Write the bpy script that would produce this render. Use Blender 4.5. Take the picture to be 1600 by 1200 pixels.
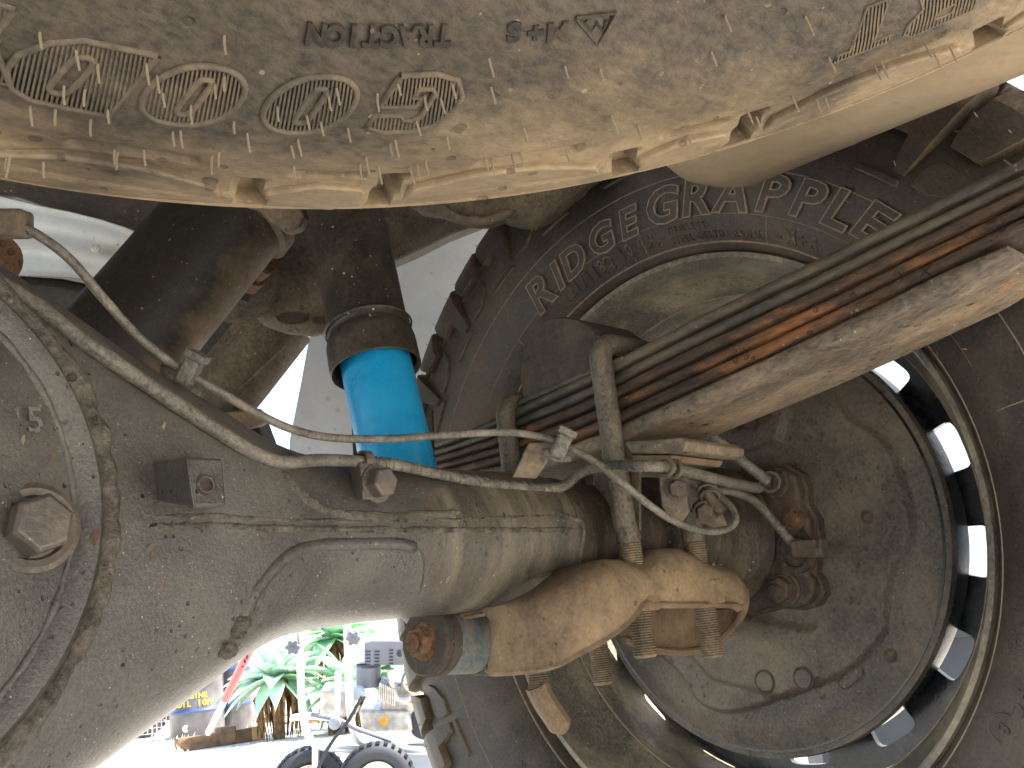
import bpy, math, random
import numpy as np
from mathutils import Vector, Matrix
from mathutils.bvhtree import BVHTree
random.seed(7)
for o in list(bpy.data.objects): bpy.data.objects.remove(o)
S = bpy.context.scene
COL = S.collection
# ------------------------------------------------------------------ camera
CAM = np.array([-.628, -.462, -.070]); F0 = 1470.9
_y, _p, _r = np.radians([45.95, 15.684, -6.711])
FW = np.array([np.cos(_p)*np.cos(_y), np.cos(_p)*np.sin(_y), np.sin(_p)])
_rt = np.array([np.sin(_y), -np.cos(_y), 0.]); _up = np.cross(_rt, FW)
_c, _s = np.cos(_r), np.sin(_r)
RT, UP = _c*_rt+_s*_up, -_s*_rt+_c*_up
cd = bpy.data.cameras.new('camera'); cam = bpy.data.objects.new('camera', cd); COL.objects.link(cam)
cd.sensor_width = 36; cd.lens = F0*36/1600; cd.clip_start = .01; cd.clip_end = 500
m = Matrix((( RT[0], UP[0], -FW[0], CAM[0]), (RT[1], UP[1], -FW[1], CAM[1]), (RT[2], UP[2], -FW[2], CAM[2]), (0, 0, 0, 1)))
cam.matrix_world = m
S.camera = cam
# ------------------------------------------------------------------ light
SUN_EL, SUN_ROT = 58, 132
w = bpy.data.worlds.new('World'); S.world = w; w.use_nodes = True
nt = w.node_tree; bg = nt.nodes['Background']
sky = nt.nodes.new('ShaderNodeTexSky'); sky.sky_type = 'NISHITA'; sky.sun_disc = False
sky.sun_elevation = math.radians(SUN_EL); sky.sun_rotation = math.radians(SUN_ROT)
sky.air_density = 1.2; sky.dust_density = 2.5
nt.links.new(sky.outputs[0], bg.inputs[0]); bg.inputs[1].default_value = .15
sd = bpy.data.lights.new('sun', 'SUN'); sd.energy = 5; sd.angle = math.radians(.5); sd.color = (1, .93, .82)
sun = bpy.data.objects.new('sun', sd); COL.objects.link(sun)
_e, _a = math.radians(SUN_EL), math.radians(SUN_ROT)
sv = Vector((math.cos(_e)*math.sin(_a), math.cos(_e)*math.cos(_a), math.sin(_e)))
sun.rotation_euler = sv.to_track_quat('Z', 'Y').to_euler()
S.view_settings.view_transform = 'Standard'; S.view_settings.look = 'None'
S.view_settings.gamma = 1; S.view_settings.use_curve_mapping = False
S.view_settings.exposure = 2.25
S.render.engine = 'CYCLES'
S.cycles.max_bounces = 8; S.cycles.diffuse_bounces = 5
GZ = -.575
# ------------------------------------------------------------------ pixel -> place helpers
def ray(px, py): return FW + RT*(px-800)/F0 + UP*(600-py)/F0
def PD(px, py, d): return CAM + ray(px, py)*d
def PL(px, py, ax, val):
    r = ray(px, py); return CAM + r*((val-CAM[ax])/r[ax])
def PX(px, py, x): return PL(px, py, 0, x)
def PY(px, py, y): return PL(px, py, 1, y)
def PZ(px, py, z): return PL(px, py, 2, z)
def V(a): return np.array(a, float)
def unit(a): a = V(a); return a/max(np.linalg.norm(a), 1e-12)
def frame(ax):
    ax = unit(ax); t = V([0, 0, 1]) if abs(ax[2]) < .9 else V([1, 0, 0])
    u = unit(np.cross(t, ax)); return ax, u, np.cross(ax, u)
def catmull(P, k=8):
    P = [V(p) for p in P]
    if len(P) < 3: return P
    Q = [2*P[0]-P[1]]+P+[2*P[-1]-P[-2]]; out = []
    for i in range(1, len(Q)-2):
        a, b, c, d = Q[i-1:i+3]
        for j in range(k):
            t = j/k
            out.append(.5*((2*b)+(c-a)*t+(2*a-5*b+4*c-d)*t*t+(3*b-a-3*c+d)*t**3))
    out.append(P[-1]); return out
class MB:
    def __init__(s): s.v = []; s.f = []
    def add(s, v, f):
        n = len(s.v); s.v += [tuple(map(float, p)) for p in v]; s.f += [tuple(i+n for i in q) for q in f]; return s
    def box(s, c, h, R=None):
        R = np.eye(3) if R is None else V(R)
        vs = [V(c)+R[0]*h[0]*a+R[1]*h[1]*b+R[2]*h[2]*d for a in (-1, 1) for b in (-1, 1) for d in (-1, 1)]
        return s.add(vs, [(0,1,3,2),(4,6,7,5),(0,4,5,1),(2,3,7,6),(0,2,6,4),(1,5,7,3)])
    def tube(s, P, r, n=12, caps=True, ell=None):
        P = [V(p) for p in P]; m = len(P); r = [r]*m if np.isscalar(r) else list(r)
        T = [unit(P[min(i+1, m-1)]-P[max(i-1, 0)]) for i in range(m)]
        _, u, w_ = frame(T[0]); vs = []
        for i in range(m):
            u = unit(u-T[i]*np.dot(u, T[i])); w_ = np.cross(T[i], u)
            for k in range(n):
                a = 2*math.pi*k/n; vs.append(P[i]+(u*math.cos(a)+w_*math.sin(a))*r[i])
        fs = [(i*n+k, i*n+(k+1) % n, (i+1)*n+(k+1) % n, (i+1)*n+k) for i in range(m-1) for k in range(n)]
        if caps: fs += [tuple(range(n-1, -1, -1)), tuple((m-1)*n+k for k in range(n))]
        return s.add(vs, fs)
    def lathe(s, o, ax, prof, n=48, caps=False, loop=False):
        o = V(o); ax, u, w_ = frame(ax); vs = []
        for a, r in prof:
            for k in range(n):
                t = 2*math.pi*k/n; vs.append(o+ax*a+(u*math.cos(t)+w_*math.sin(t))*r)
        m = len(prof)
        fs = [(i*n+k, i*n+(k+1) % n, ((i+1) % m)*n+(k+1) % n, ((i+1) % m)*n+k) for i in range(m if loop else m-1) for k in range(n)]
        if caps: fs += [tuple(range(n-1, -1, -1)), tuple((m-1)*n+k for k in range(n))]
        return s.add(vs, fs)
    def prism(s, P, e):
        P = [V(p) for p in P]; n = len(P); e = V(e)
        return s.add(P+[p+e for p in P], [tuple(range(n)), tuple(range(2*n-1, n-1, -1))]+[(i, i+n, (i+1) % n+n, (i+1) % n) for i in range(n)])
    def hexa(s, c, ax, r, h, n=6, rot=0):
        ax, u, w_ = frame(ax); c = V(c)
        P = [c+(u*math.cos(rot+2*math.pi*k/n)+w_*math.sin(rot+2*math.pi*k/n))*r for k in range(n)]
        Q = [c+ax*h*.86+(p-c) for p in P]; T = [c+ax*h+(p-c)*.86 for p in P]
        return s.add(P+Q+T, [tuple(range(n-1, -1, -1)), tuple(range(2*n, 3*n))]+[(i, (i+1) % n, n+(i+1) % n, n+i) for i in range(n)]+[(n+i, n+(i+1) % n, 2*n+(i+1) % n, 2*n+i) for i in range(n)])
    def thread(s, a, b, r, pitch=.0016, n=14):
        a, b = V(a), V(b); L = np.linalg.norm(b-a); prof = []; x = 0
        while x < L-pitch: prof += [(x, r*.88), (x+pitch*.5, r)]; x += pitch
        prof += [(L-.001, r*.9), (L, r*.75)]
        return s.lathe(a, b-a, prof, n, caps=True)
    def obj(s, name, mat, parent=None, sharp=35, bevel=0, kind=None, loc=None, sub=0, side=None):
        me = bpy.data.meshes.new(name)
        off = V(parent.matrix_world.translation) if parent is not None else (V(loc) if loc is not None else V([0, 0, 0]))
        me.from_pydata([tuple(V(p)-off) for p in s.v], [], s.f); me.update()
        me.shade_smooth(); me.set_sharp_from_angle(angle=math.radians(sharp))
        if mat: me.materials.append(mat)
        if side:
            me.materials.append(side[0]); ax_ = side[1]
            for p_ in me.polygons:
                a_x = Vector(ax_) if ax_ is not None else None
                if abs(p_.normal.dot(a_x)) < .8: p_.material_index = 1
        o = bpy.data.objects.new(name, me); COL.objects.link(o)
        if parent is not None: o.parent = parent; setw(o, parent)
        elif loc is not None: o.location = loc; setw(o, None)
        if bevel:
            b = o.modifiers.new('bevel', 'BEVEL'); b.width = bevel; b.segments = 3; b.limit_method = 'ANGLE'; b.angle_limit = math.radians(35)
        if sub:
            q = o.modifiers.new('sub', 'SUBSURF'); q.levels = sub; q.render_levels = sub
        if kind: o['kind'] = kind
        return o
def setw(o, p):
    o.matrix_world = (p.matrix_world.copy() if p is not None else Matrix()) @ Matrix.Translation(o.location if p is None else (0, 0, 0))
def thing(name, label, cat, loc=(0, 0, 0), group=None):
    o = bpy.data.objects.new(name, None); COL.objects.link(o); o.empty_display_size = .02
    o.location = [float(q) for q in loc]; o.matrix_world = Matrix.Translation([float(q) for q in loc])
    o['label'] = label; o['category'] = cat
    if group: o['group'] = group
    return o
def tag(o, label, cat, group=None):
    o['label'] = label; o['category'] = cat
    if group: o['group'] = group
    return o
def inst(src, name, parent, M):
    o = bpy.data.objects.new(name, src); COL.objects.link(o); o.parent = parent; o.matrix_world = M; return o
def bvh(*mbs):
    v = []; f = []
    for b in mbs: n = len(v); v += b.v; f += [tuple(i+n for i in q) for q in b.f]
    return BVHTree.FromPolygons([Vector(p) for p in v], f)
def hit(t, px, py, lift=0):
    d = Vector(ray(px, py)); L = d.length; h = t.ray_cast(Vector(CAM), d/L)
    if h[0] is None: return None
    n = h[1] if h[1].dot(d) < 0 else -h[1]
    return V(h[0]+n*lift)
def hits(t, pts, lift=0):
    return [q for q in (hit(t, a, b, lift) for a, b in pts) if q is not None]
# ------------------------------------------------------------------ materials
def lin(c): return tuple(c)+(1,)
def mat(name, base, dust=(.3, .22, .13), amt=.5, scale=14, rough=.75, bump=.3, fine=220, speck=.3, pits=0., rust=None, rust_amt=0, metal=0, spec=.4, stretch=None, fine_amt=.35, bdist=.0012, side=None):
    m = bpy.data.materials.new(name); m.use_nodes = True; T = m.node_tree; N = T.nodes; L = T.links; B = N['Principled BSDF']
    tc = N.new('ShaderNodeTexCoord'); src = tc.outputs['Object']
    if stretch:
        mp = N.new('ShaderNodeMapping'); mp.inputs['Scale'].default_value = stretch; L.new(src, mp.inputs[0]); ssrc = mp.outputs[0]
    else: ssrc = src
    def noise(sc, det=6, ro=.6, s_=None, dist=0):
        n = N.new('ShaderNodeTexNoise'); n.inputs['Scale'].default_value = sc; n.inputs['Detail'].default_value = det; n.inputs['Roughness'].default_value = ro
        n.inputs['Distortion'].default_value = dist
        L.new(s_ or ssrc, n.inputs['Vector']); return n.outputs['Fac']
    def rng(x, a, b, lo=0, hi=1):
        r = N.new('ShaderNodeMapRange'); r.inputs[1].default_value = a; r.inputs[2].default_value = b; r.inputs[3].default_value = lo; r.inputs[4].default_value = hi
        L.new(x, r.inputs[0]); return r.outputs[0]
    def mix(f, a, b):
        x = N.new('ShaderNodeMix'); x.data_type = 'RGBA'
        if isinstance(f, float): x.inputs[0].default_value = f
        else: L.new(f, x.inputs[0])
        for s_, q in ((6, a), (7, b)):
            if isinstance(q, tuple): x.inputs[s_].default_value = lin(q)
            else: L.new(q, x.inputs[s_])
        return x.outputs[2]
    def cells(vor, mx):
        sp = N.new('ShaderNodeSeparateColor'); L.new(vor.outputs['Color'], sp.inputs[0])
        pw = N.new('ShaderNodeMath'); pw.operation = 'POWER'; L.new(sp.outputs[0], pw.inputs[0]); pw.inputs[1].default_value = 4
        ml = N.new('ShaderNodeMath'); ml.operation = 'MULTIPLY'; L.new(pw.outputs[0], ml.inputs[0]); ml.inputs[1].default_value = mx
        sb_ = N.new('ShaderNodeMath'); sb_.operation = 'SUBTRACT'; L.new(ml.outputs[0], sb_.inputs[0]); L.new(vor.outputs['Distance'], sb_.inputs[1])
        return rng(sb_.outputs[0], 0, .06)
    n1 = noise(scale, 8, .65, dist=.4); c = 1-amt
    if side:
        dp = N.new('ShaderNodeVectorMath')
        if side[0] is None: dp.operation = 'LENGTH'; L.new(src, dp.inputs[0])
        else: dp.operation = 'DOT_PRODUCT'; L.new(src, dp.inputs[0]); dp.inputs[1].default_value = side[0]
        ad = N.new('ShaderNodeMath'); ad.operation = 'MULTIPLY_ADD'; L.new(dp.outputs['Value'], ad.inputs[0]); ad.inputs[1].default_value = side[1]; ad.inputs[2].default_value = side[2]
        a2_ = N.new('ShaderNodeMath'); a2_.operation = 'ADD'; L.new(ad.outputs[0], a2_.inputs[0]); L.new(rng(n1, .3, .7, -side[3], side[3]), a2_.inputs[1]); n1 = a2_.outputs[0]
    col = mix(rng(n1, .32+c*.22, .52+c*.22), tuple(base), tuple(dust))
    if rust:
        n2 = noise(scale*1.7, 7, .7, dist=.8); col = mix(rng(n2, .5+.15*(1-rust_amt*2), .62+.15*(1-rust_amt*2)), col, tuple(rust))
        n2b = noise(scale*6, 5, .7); col = mix(rng(n2b, .55, .75, 0, .7*min(1, rust_amt*2)), col, tuple(q*.35 for q in rust))
    nf = noise(fine, 5, .7)
    dk = mix(rng(nf, .3, .6), tuple(q*.45 for q in base), tuple(min(1, q*1.2) for q in dust))
    col = mix(fine_amt, col, dk)
    n5 = noise(scale*4.5, 6, .7); col = mix(rng(n5, .35, .7, 0, .35), col, tuple(q*.6 for q in base))
    if speck:
        vo = N.new('ShaderNodeTexVoronoi'); vo.inputs['Scale'].default_value = fine*1.1; L.new(src, vo.inputs['Vector'])
        sm = N.new('ShaderNodeMath'); sm.operation = 'MULTIPLY'
        L.new(cells(vo, .34), sm.inputs[0]); L.new(rng(noise(fine*.35, 3), .5, .56), sm.inputs[1])
        s2 = N.new('ShaderNodeMath'); s2.operation = 'MULTIPLY'; L.new(sm.outputs[0], s2.inputs[0]); s2.inputs[1].default_value = speck
        col = mix(s2.outputs[0], col, (.5, .42, .3))
    hgt = N.new('ShaderNodeMath'); hgt.operation = 'ADD'; L.new(nf, hgt.inputs[0])
    L.new(rng(n5, 0, 1, 0, 1.0), hgt.inputs[1]); H = hgt.outputs[0]
    if pits:
        vp = N.new('ShaderNodeTexVoronoi'); vp.inputs['Scale'].default_value = fine*.45; L.new(src, vp.inputs['Vector'])
        pm = N.new('ShaderNodeMath'); pm.operation = 'MULTIPLY'
        L.new(cells(vp, .36), pm.inputs[0]); L.new(rng(noise(fine*.06, 3), .44, .52), pm.inputs[1])
        pk = N.new('ShaderNodeMath'); pk.operation = 'MULTIPLY'; L.new(pm.outputs[0], pk.inputs[0]); pk.inputs[1].default_value = pits
        col = mix(pk.outputs[0], col, (.012, .011, .01))
        hs = N.new('ShaderNodeMath'); hs.operation = 'SUBTRACT'; L.new(H, hs.inputs[0]); L.new(rng(pk.outputs[0], 0, 1, 0, 2.5), hs.inputs[1]); H = hs.outputs[0]
    L.new(col, B.inputs['Base Color']); L.new(rng(n1, .3, .7, rough-.12, min(1, rough+.1)), B.inputs['Roughness'])
    B.inputs['Metallic'].default_value = metal; B.inputs['Specular IOR Level'].default_value = spec
    bp = N.new('ShaderNodeBump'); bp.inputs['Strength'].default_value = bump; bp.inputs['Distance'].default_value = bdist
    L.new(H, bp.inputs['Height']); L.new(bp.outputs[0], B.inputs['Normal'])
    return m
def plain(name, col, rough=.5, metal=0, spec=.5, var=.25, scale=6):
    m = bpy.data.materials.new(name); m.use_nodes = True; N = m.node_tree.nodes; L = m.node_tree.links; B = N['Principled BSDF']
    t = N.new('ShaderNodeTexCoord'); n = N.new('ShaderNodeTexNoise'); n.inputs['Scale'].default_value = scale; n.inputs['Detail'].default_value = 6; L.new(t.outputs['Object'], n.inputs['Vector'])
    r = N.new('ShaderNodeValToRGB'); r.color_ramp.elements[0].position = .35; r.color_ramp.elements[1].position = .65
    r.color_ramp.elements[0].color = lin([q*(1-var) for q in col]); r.color_ramp.elements[1].color = lin([min(1, q*(1+var)) for q in col])
    L.new(n.outputs['Fac'], r.inputs[0]); L.new(r.outputs[0], B.inputs['Base Color'])
    B.inputs['Roughness'].default_value = rough; B.inputs['Metallic'].default_value = metal; B.inputs['Specular IOR Level'].default_value = spec
    return m
M = {}
M['axle'] = mat('axle_paint', (.022, .020, .018), (.135, .122, .102), .5, 8, .34, .55, 620, .8, 1, spec=.7, fine_amt=.42, rust=(.10, .07, .045), rust_amt=.12, bdist=.0011)
M['tube'] = mat('axle_tube_paint', (.024, .022, .020), (.20, .165, .115), .5, 18, .36, .6, 560, .7, .8, spec=.7, stretch=(3.2, 1, .7), rust=(.2, .12, .06), rust_amt=.14, fine_amt=.4)
M['weld'] = mat('weld_bead', (.04, .037, .032), (.24, .21, .165), .5, 70, .6, 1, 300, .4, .6, bdist=.003, fine_amt=.5)
M['bolt'] = mat('plug_metal', (.09, .08, .07), (.2, .16, .12), .4, 40, .45, .3, 500, .4, rust=(.16, .08, .04), rust_amt=.15, metal=.3)
M['rusty'] = mat('rusty_bolt', (.1, .055, .03), (.3, .17, .09), .5, 60, .85, 1, 300, .3, .5, rust=(.22, .08, .03), rust_amt=.5, bdist=.002)
M['thread'] = mat('dusty_thread', (.09, .072, .052), (.30, .225, .14), .55, 60, .65, .5, 500, .2, rust=(.2, .1, .04), rust_amt=.2)
M['leaf'] = mat('leaf_steel', (.022, .019, .018), (.15, .09, .05), .42, 24, .6, 1., 260, .4, .4, rust=(.42, .155, .045), rust_amt=.42, stretch=(1, .3, 1), bdist=.002, fine_amt=.4)
M['leaf2'] = mat('leaf_steel_dusty', (.045, .042, .039), (.34, .255, .165), .5, 16, .5, .8, 320, .8, .7, rust=(.34, .15, .055), rust_amt=.24, stretch=(1, .55, 1), fine_amt=.4, bdist=.0015, spec=.5)
M['leafd'] = mat('leaf_steel_dark', (.032, .031, .029), (.17, .135, .09), .45, 24, .5, .7, 300, .4, .3, rust=(.25, .11, .04), rust_amt=.2, stretch=(1, .3, 1))
M['tan'] = mat('muddy_steel', (.11, .073, .045), (.34, .24, .145), .52, 11, .8, .5, 380, .3, .5, rust=(.17, .09, .045), rust_amt=.2, fine_amt=.22)
M['ubolt'] = mat('u_bolt_steel', (.05, .047, .042), (.20, .165, .12), .5, 40, .5, .6, 400, .6, .4, rust=(.18, .10, .05), rust_amt=.2, metal=.1, fine_amt=.5)
M['rubber'] = mat('tyre_rubber', (.024, .022, .020), (.115, .088, .062), .47, 10, .55, .35, 380, .2, 0, spec=.5, fine_amt=.35)
M['rubber2'] = mat('dusty_spare_rubber', (.040, .036, .031), (.36, .265, .16), .50, 8, .7, .6, 240, .35, .4, spec=.4, fine_amt=.2, stretch=(.8, 1.2, 1), side=(None, 3.0, -.50, .2))
M['rubber3'] = mat('clean_rubber', (.022, .020, .018), (.10, .075, .05), .4, 30, .6, .3, 300, .2, 0, fine_amt=.2)
M['rubberc'] = mat('lettering_rubber', (.075, .065, .052), (.22, .165, .105), .5, 25, .75, .4, 300, .2, 0, fine_amt=.3)
M['edge'] = mat('mould_line_rubber', (.22, .17, .12), (.34, .26, .18), .5, 40, .8, .1, 300, 0, 0)
M['edged'] = mat('dusty_lit_edge_rubber', (.08, .06, .04), (.24, .175, .11), .55, 40, .8, .2, 300, 0, 0)  # lighter tone paints in dust and light caught on lug and lettering edges
M['nub'] = plain('rubber_nub', (.27, .22, .15), .6)
M['bump'] = mat('bump_stop_rubber', (.04, .035, .03), (.105, .083, .058), .55, 25, .85, .5, 300, .35, .2)
M['blue'] = mat('blue_shock_paint', (.010, .29, .58), (.02, .34, .62), .3, 20, .33, .1, 400, .25, .25, spec=.5, fine_amt=.03)
M['blued'] = mat('worn_blue_paint', (.05, .12, .16), (.26, .2, .13), .45, 45, .6, .4, 300, .3, .3, rust=(.16, .09, .05), rust_amt=.3)
M['dustt'] = mat('shock_dust_tube', (.018, .017, .015), (.085, .067, .045), .42, 30, .5, .5, 260, .9, 0, fine_amt=.4)
M['black'] = mat('black_gloss_paint', (.012, .013, .016), (.05, .05, .05), .3, 20, .3, .15, 300, .25, 0, spec=.6, fine_amt=.1)
M['rim'] = mat('dusty_rim_paint', (.06, .06, .06), (.40, .33, .22), .47, 12, .45, .5, 300, .5, .3, stretch=(2, 1, 1), spec=.5)
M['plate'] = mat('backing_plate_paint', (.034, .031, .027), (.21, .165, .115), .5, 9, .5, .9, 380, .4, .4, rust=(.16, .09, .05), rust_amt=.15, fine_amt=.4, spec=.6)
M['hub'] = mat('hub_paint', (.022, .02, .018), (.16, .12, .08), .42, 30, .45, .9, 260, .6, .2, stretch=(3, 1, 1), fine_amt=.4)
M['flange'] = mat('rusty_flange', (.035, .030, .026), (.14, .10, .065), .5, 40, .65, .9, 260, .3, .3, rust=(.19, .08, .04), rust_amt=.2)
M['line'] = mat('brake_line_coat', (.05, .048, .043), (.25, .22, .175), .5, 60, .42, .5, 500, .4, .3, fine_amt=.5)
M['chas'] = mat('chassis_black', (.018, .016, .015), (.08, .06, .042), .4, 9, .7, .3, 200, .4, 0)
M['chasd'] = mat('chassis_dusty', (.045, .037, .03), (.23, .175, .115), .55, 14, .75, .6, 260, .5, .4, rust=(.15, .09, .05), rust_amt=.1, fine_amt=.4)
M['muf'] = mat('dusty_tank', (.44, .325, .20), (.66, .50, .33), .55, 7, .8, .15, 260, .15, .1, stretch=(1, .4, 1), fine_amt=.12)
M['muf2'] = mat('dark_cylinder', (.012, .011, .010), (.27, .19, .115), .5, 16, .6, .4, 240, .3, .3, side=(tuple(RT*.82-UP*.57), 6.0, .30, .1), fine_amt=.05)  # pale lower-right side: dust, with ground bounce light painted in
M['zinc'] = mat('zinc_sheet', (.50, .53, .54), (.50, .46, .38), .42, 9, .5, .2, 260, .15, .3, metal=.15, fine_amt=.1)
M['panel'] = mat('grey_guard_sheet', (.60, .63, .66), (.70, .70, .68), .5, 6, .5, .12, 200, .3, .2, fine_amt=.05)
M['conc'] = mat('concrete', (.42, .40, .36), (.52, .49, .43), .5, 1.2, .9, .4, 40, .2, .3, bdist=.004)
M['galv'] = plain('galvanised_tube', (.42, .46, .48), .35, .5, .5, .12)
M['engine'] = plain('cast_aluminium', (.45, .44, .42), .4, .5, .5, .3, 30)
M['eplast'] = plain('grey_plastic', (.12, .13, .17), .5, 0, .5, .2)
M['red'] = plain('red_paint', (.55, .03, .04), .35)
M['yellow'] = plain('yellow_print', (.62, .42, .04), .6)
M['orange'] = plain('orange_cap', (.7, .28, .02), .5)
M['drum'] = plain('black_drum_paint', (.09, .085, .09), .25, .2, .6, .4, 5)
M['dblue'] = plain('blue_hoop', (.03, .06, .17), .3)
M['leafg'] = plain('agave_leaf', (.20, .40, .20), .45, 0, .5, .4, 5)
M['leafp'] = plain('agave_leaf_pale', (.42, .62, .46), .4, 0, .5, .3, 5)
M['stemb'] = plain('dry_leaf_brown', (.16, .09, .045), .9, 0, .2, .5, 20)
M['wood'] = plain('old_timber', (.16, .095, .055), .85, 0, .3, .4, 12)
M['woodl'] = plain('cut_timber', (.5, .3, .12), .85, 0, .3, .2, 12)
M['tyreb'] = plain('trolley_tyre', (.022, .026, .034), .7)
M['cream'] = plain('cream_hub', (.5, .48, .42), .5)
M['wire'] = plain('white_wire', (.6, .58, .58), .5)
M['grit'] = plain('pale_grit', (.42, .38, .32), .9, 0, .3, .4, 20)
M['junk'] = plain('scrap', (.12, .09, .09), .8, 0, .3, .6, 9)
M['wallw'] = plain('white_wall', (.78, .77, .74), .7, 0, .3, .05)
M['stripe'] = plain('blue_stripe', (.08, .22, .5), .5)
M['palew'] = plain('white_paint', (.75, .76, .78), .3)
M['tub'] = plain('blue_grey_tub', (.25, .29, .36), .5)

# ================================================================== SETTING
g = MB(); G = 14
xs = [-300, -40, -12, -5, -2, 0, 2, 4, 6, 9, 13, 20, 60, 300]
g.add([(x, y, GZ) for x in xs for y in xs], [(i*G+j, (i+1)*G+j, (i+1)*G+j+1, i*G+j+1) for i in range(G-1) for j in range(G-1)])
g.obj('ground', M['conc'], kind='structure')

# ================================================================== WHEEL (centre at the origin, axle along X)
wheel = thing('wheel', 'road wheel with a chunky off road tyre, mounted on the axle behind the leaf spring', 'wheel')
def polar(x, r, a): return V([x, r*math.cos(a), r*math.sin(a)])
tprof = [(.232, .006), (.236, -.004), (.243, -.013), (.255, -.022), (.268, -.028), (.285, -.033), (.305, -.036), (.325, -.036), (.343, -.032), (.353, -.027), (.362, -.016), (.370, .0), (.376, .02), (.379, .06), (.38, .10), (.379, .14), (.376, .18), (.370, .20), (.353, .227), (.325, .236), (.285, .233), (.255, .222), (.236, .204), (.232, .194)]
def surf_w(r):
    rs = [p[0] for p in tprof[:12]]; xs_ = [p[1] for p in tprof[:12]]; return float(np.interp(r, rs, xs_))
tb = MB(); pr = catmull([(a, b, 0) for a, b in tprof], 4)
tb.lathe((0, 0, 0), (1, 0, 0), [(p[1], p[0]) for p in pr], 160, loop=True)
tyre = tb.obj('tyre', M['rubber'], wheel, 50)
def ring_w(name, r, rad, parent, mt, a0=0, a1=360, lift=.0):
    b = MB(); n = max(8, int((a1-a0)/2)); pts = [polar(surf_w(r)-lift, r, math.radians(a0+(a1-a0)*i/n)) for i in range(n+1)]
    b.tube(pts, rad, 6, caps=(a1-a0) < 360); return b.obj(name, mt, parent, 60)
for r_, rad, ar in ((.353, .0007, (0, 360)), (.291, .0006, (0, 360)), (.240, .0011, (0, 360)), (.334, .0004, (300, 420))): ring_w('mould_line', r_, rad, tyre, M['edge'], *ar)
ring_w('mould_line', .259, .0004, tyre, M['edge'], 40, 165)
for a in (92.5, 120.5, 139.5, 172, 200, 55):
    b = MB(); a_ = math.radians(a); r0, r1 = (.241, .259) if a < 150 else (.26, .291)
    b.tube([polar(surf_w(r0+(r1-r0)*k/4), r0+(r1-r0)*k/4, a_+.01*k/4) for k in range(5)], .0005, 6); b.obj('mould_line', M['edge'], tyre)
# raised sidewall lugs: polar polygon -> block that stands proud of the side
def lug_w(poly, h, a_off=0, dr=0):
    b = MB(); n = len(poly); out = []; inn = []
    for a, r in poly:
        a_ = math.radians(a+a_off); out.append(polar(surf_w(r+dr)-h, r+dr, a_)); inn.append(polar(surf_w(r+dr)+.004, r+dr, a_))
    return b.add(inn+out, [tuple(range(n, 2*n)), tuple(range(n-1, -1, -1))]+[(i, (i+1) % n, (i+1) % n+n, i+n) for i in range(n)])
NL = 24; step = 360/NL; ASC = 18/NL
def lug_x(r): return float(np.interp(r, [.298, .318, .335, .352, .368, .380, .392], [-.0375, -.041, -.0425, -.040, -.033, -.024, -.008]))
def lug_s(rows, thin=0):
    b = MB(); n = len(rows); K_ = 4; vs = []
    for r, al, ar in rows:
        for k in range(K_+1):
            a_ = math.radians(al+(ar-al)*k/K_)*ASC; vs.append(polar((surf_w(r)-thin) if thin else lug_x(r), r, a_))
        for k in range(K_+1):
            a_ = math.radians(al+(ar-al)*k/K_)*ASC; vs.append(polar(min(.02, surf_w(min(r, .376))+.006), min(r, .372) if r > .372 else r, a_))
    m = 2*(K_+1); f = []
    for i in range(n-1):
        for k in range(K_): f.append((i*m+k, (i+1)*m+k, (i+1)*m+k+1, i*m+k+1))
        f.append((i*m, i*m+K_+1, (i+1)*m+K_+1, (i+1)*m)); f.append((i*m+K_, (i+1)*m+K_, (i+1)*m+2*K_+1, i*m+2*K_+1))
    for k in range(K_):
        f.append((k, k+1, K_+2+k, K_+1+k)); o_ = (n-1)*m; f.append((o_+k, o_+K_+1+k, o_+K_+2+k, o_+k+1))
    return b.add(vs, f)
A = lug_s([(.392, 0, 8.2), (.380, 0, 8.4), (.368, .2, 8.7), (.352, .4, 8.9), (.339, .9, 8.7), (.3385, 4.8, 8.7), (.326, 5.1, 8.3), (.314, 5.6, 7.6)])
B_ = lug_s([(.392, 10.3, 17.8), (.380, 10.4, 18.0), (.366, 10.6, 18.2), (.352, 11.0, 17.4), (.343, 11.6, 16.2)])
Cc = lug_s([(.334, 11.5, 17.6), (.328, 10.2, 18.0), (.320, 9.6, 16.6), (.311, 9.4, 13.0)], .0034)
Cc2 = lug_s([(.3105, -1.5, 7.2), (.3055, -1.5, 7.6)], .0030)
for i in range(NL):
    for mb_, nm in ((A, 'side_lug'), (B_, 'side_lug'), (Cc, 'side_rib'), (Cc2, 'side_rib')):
        if i == 0: o = mb_.obj(nm, M['rubber'], tyre, 30, bevel=.0009, side=(M['edged'], (1, 0, 0)))
        else:
            src = bpy.data.objects.get({'A': 'side_lug', 'B': 'side_lug.001', 'C': 'side_rib', 'D': 'side_rib.001'}['A' if mb_ is A else 'B' if mb_ is B_ else 'C' if mb_ is Cc else 'D'])
            o = src.copy(); COL.objects.link(o); o.parent = tyre
        o.rotation_euler = (math.radians(i*step), 0, 0)
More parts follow.
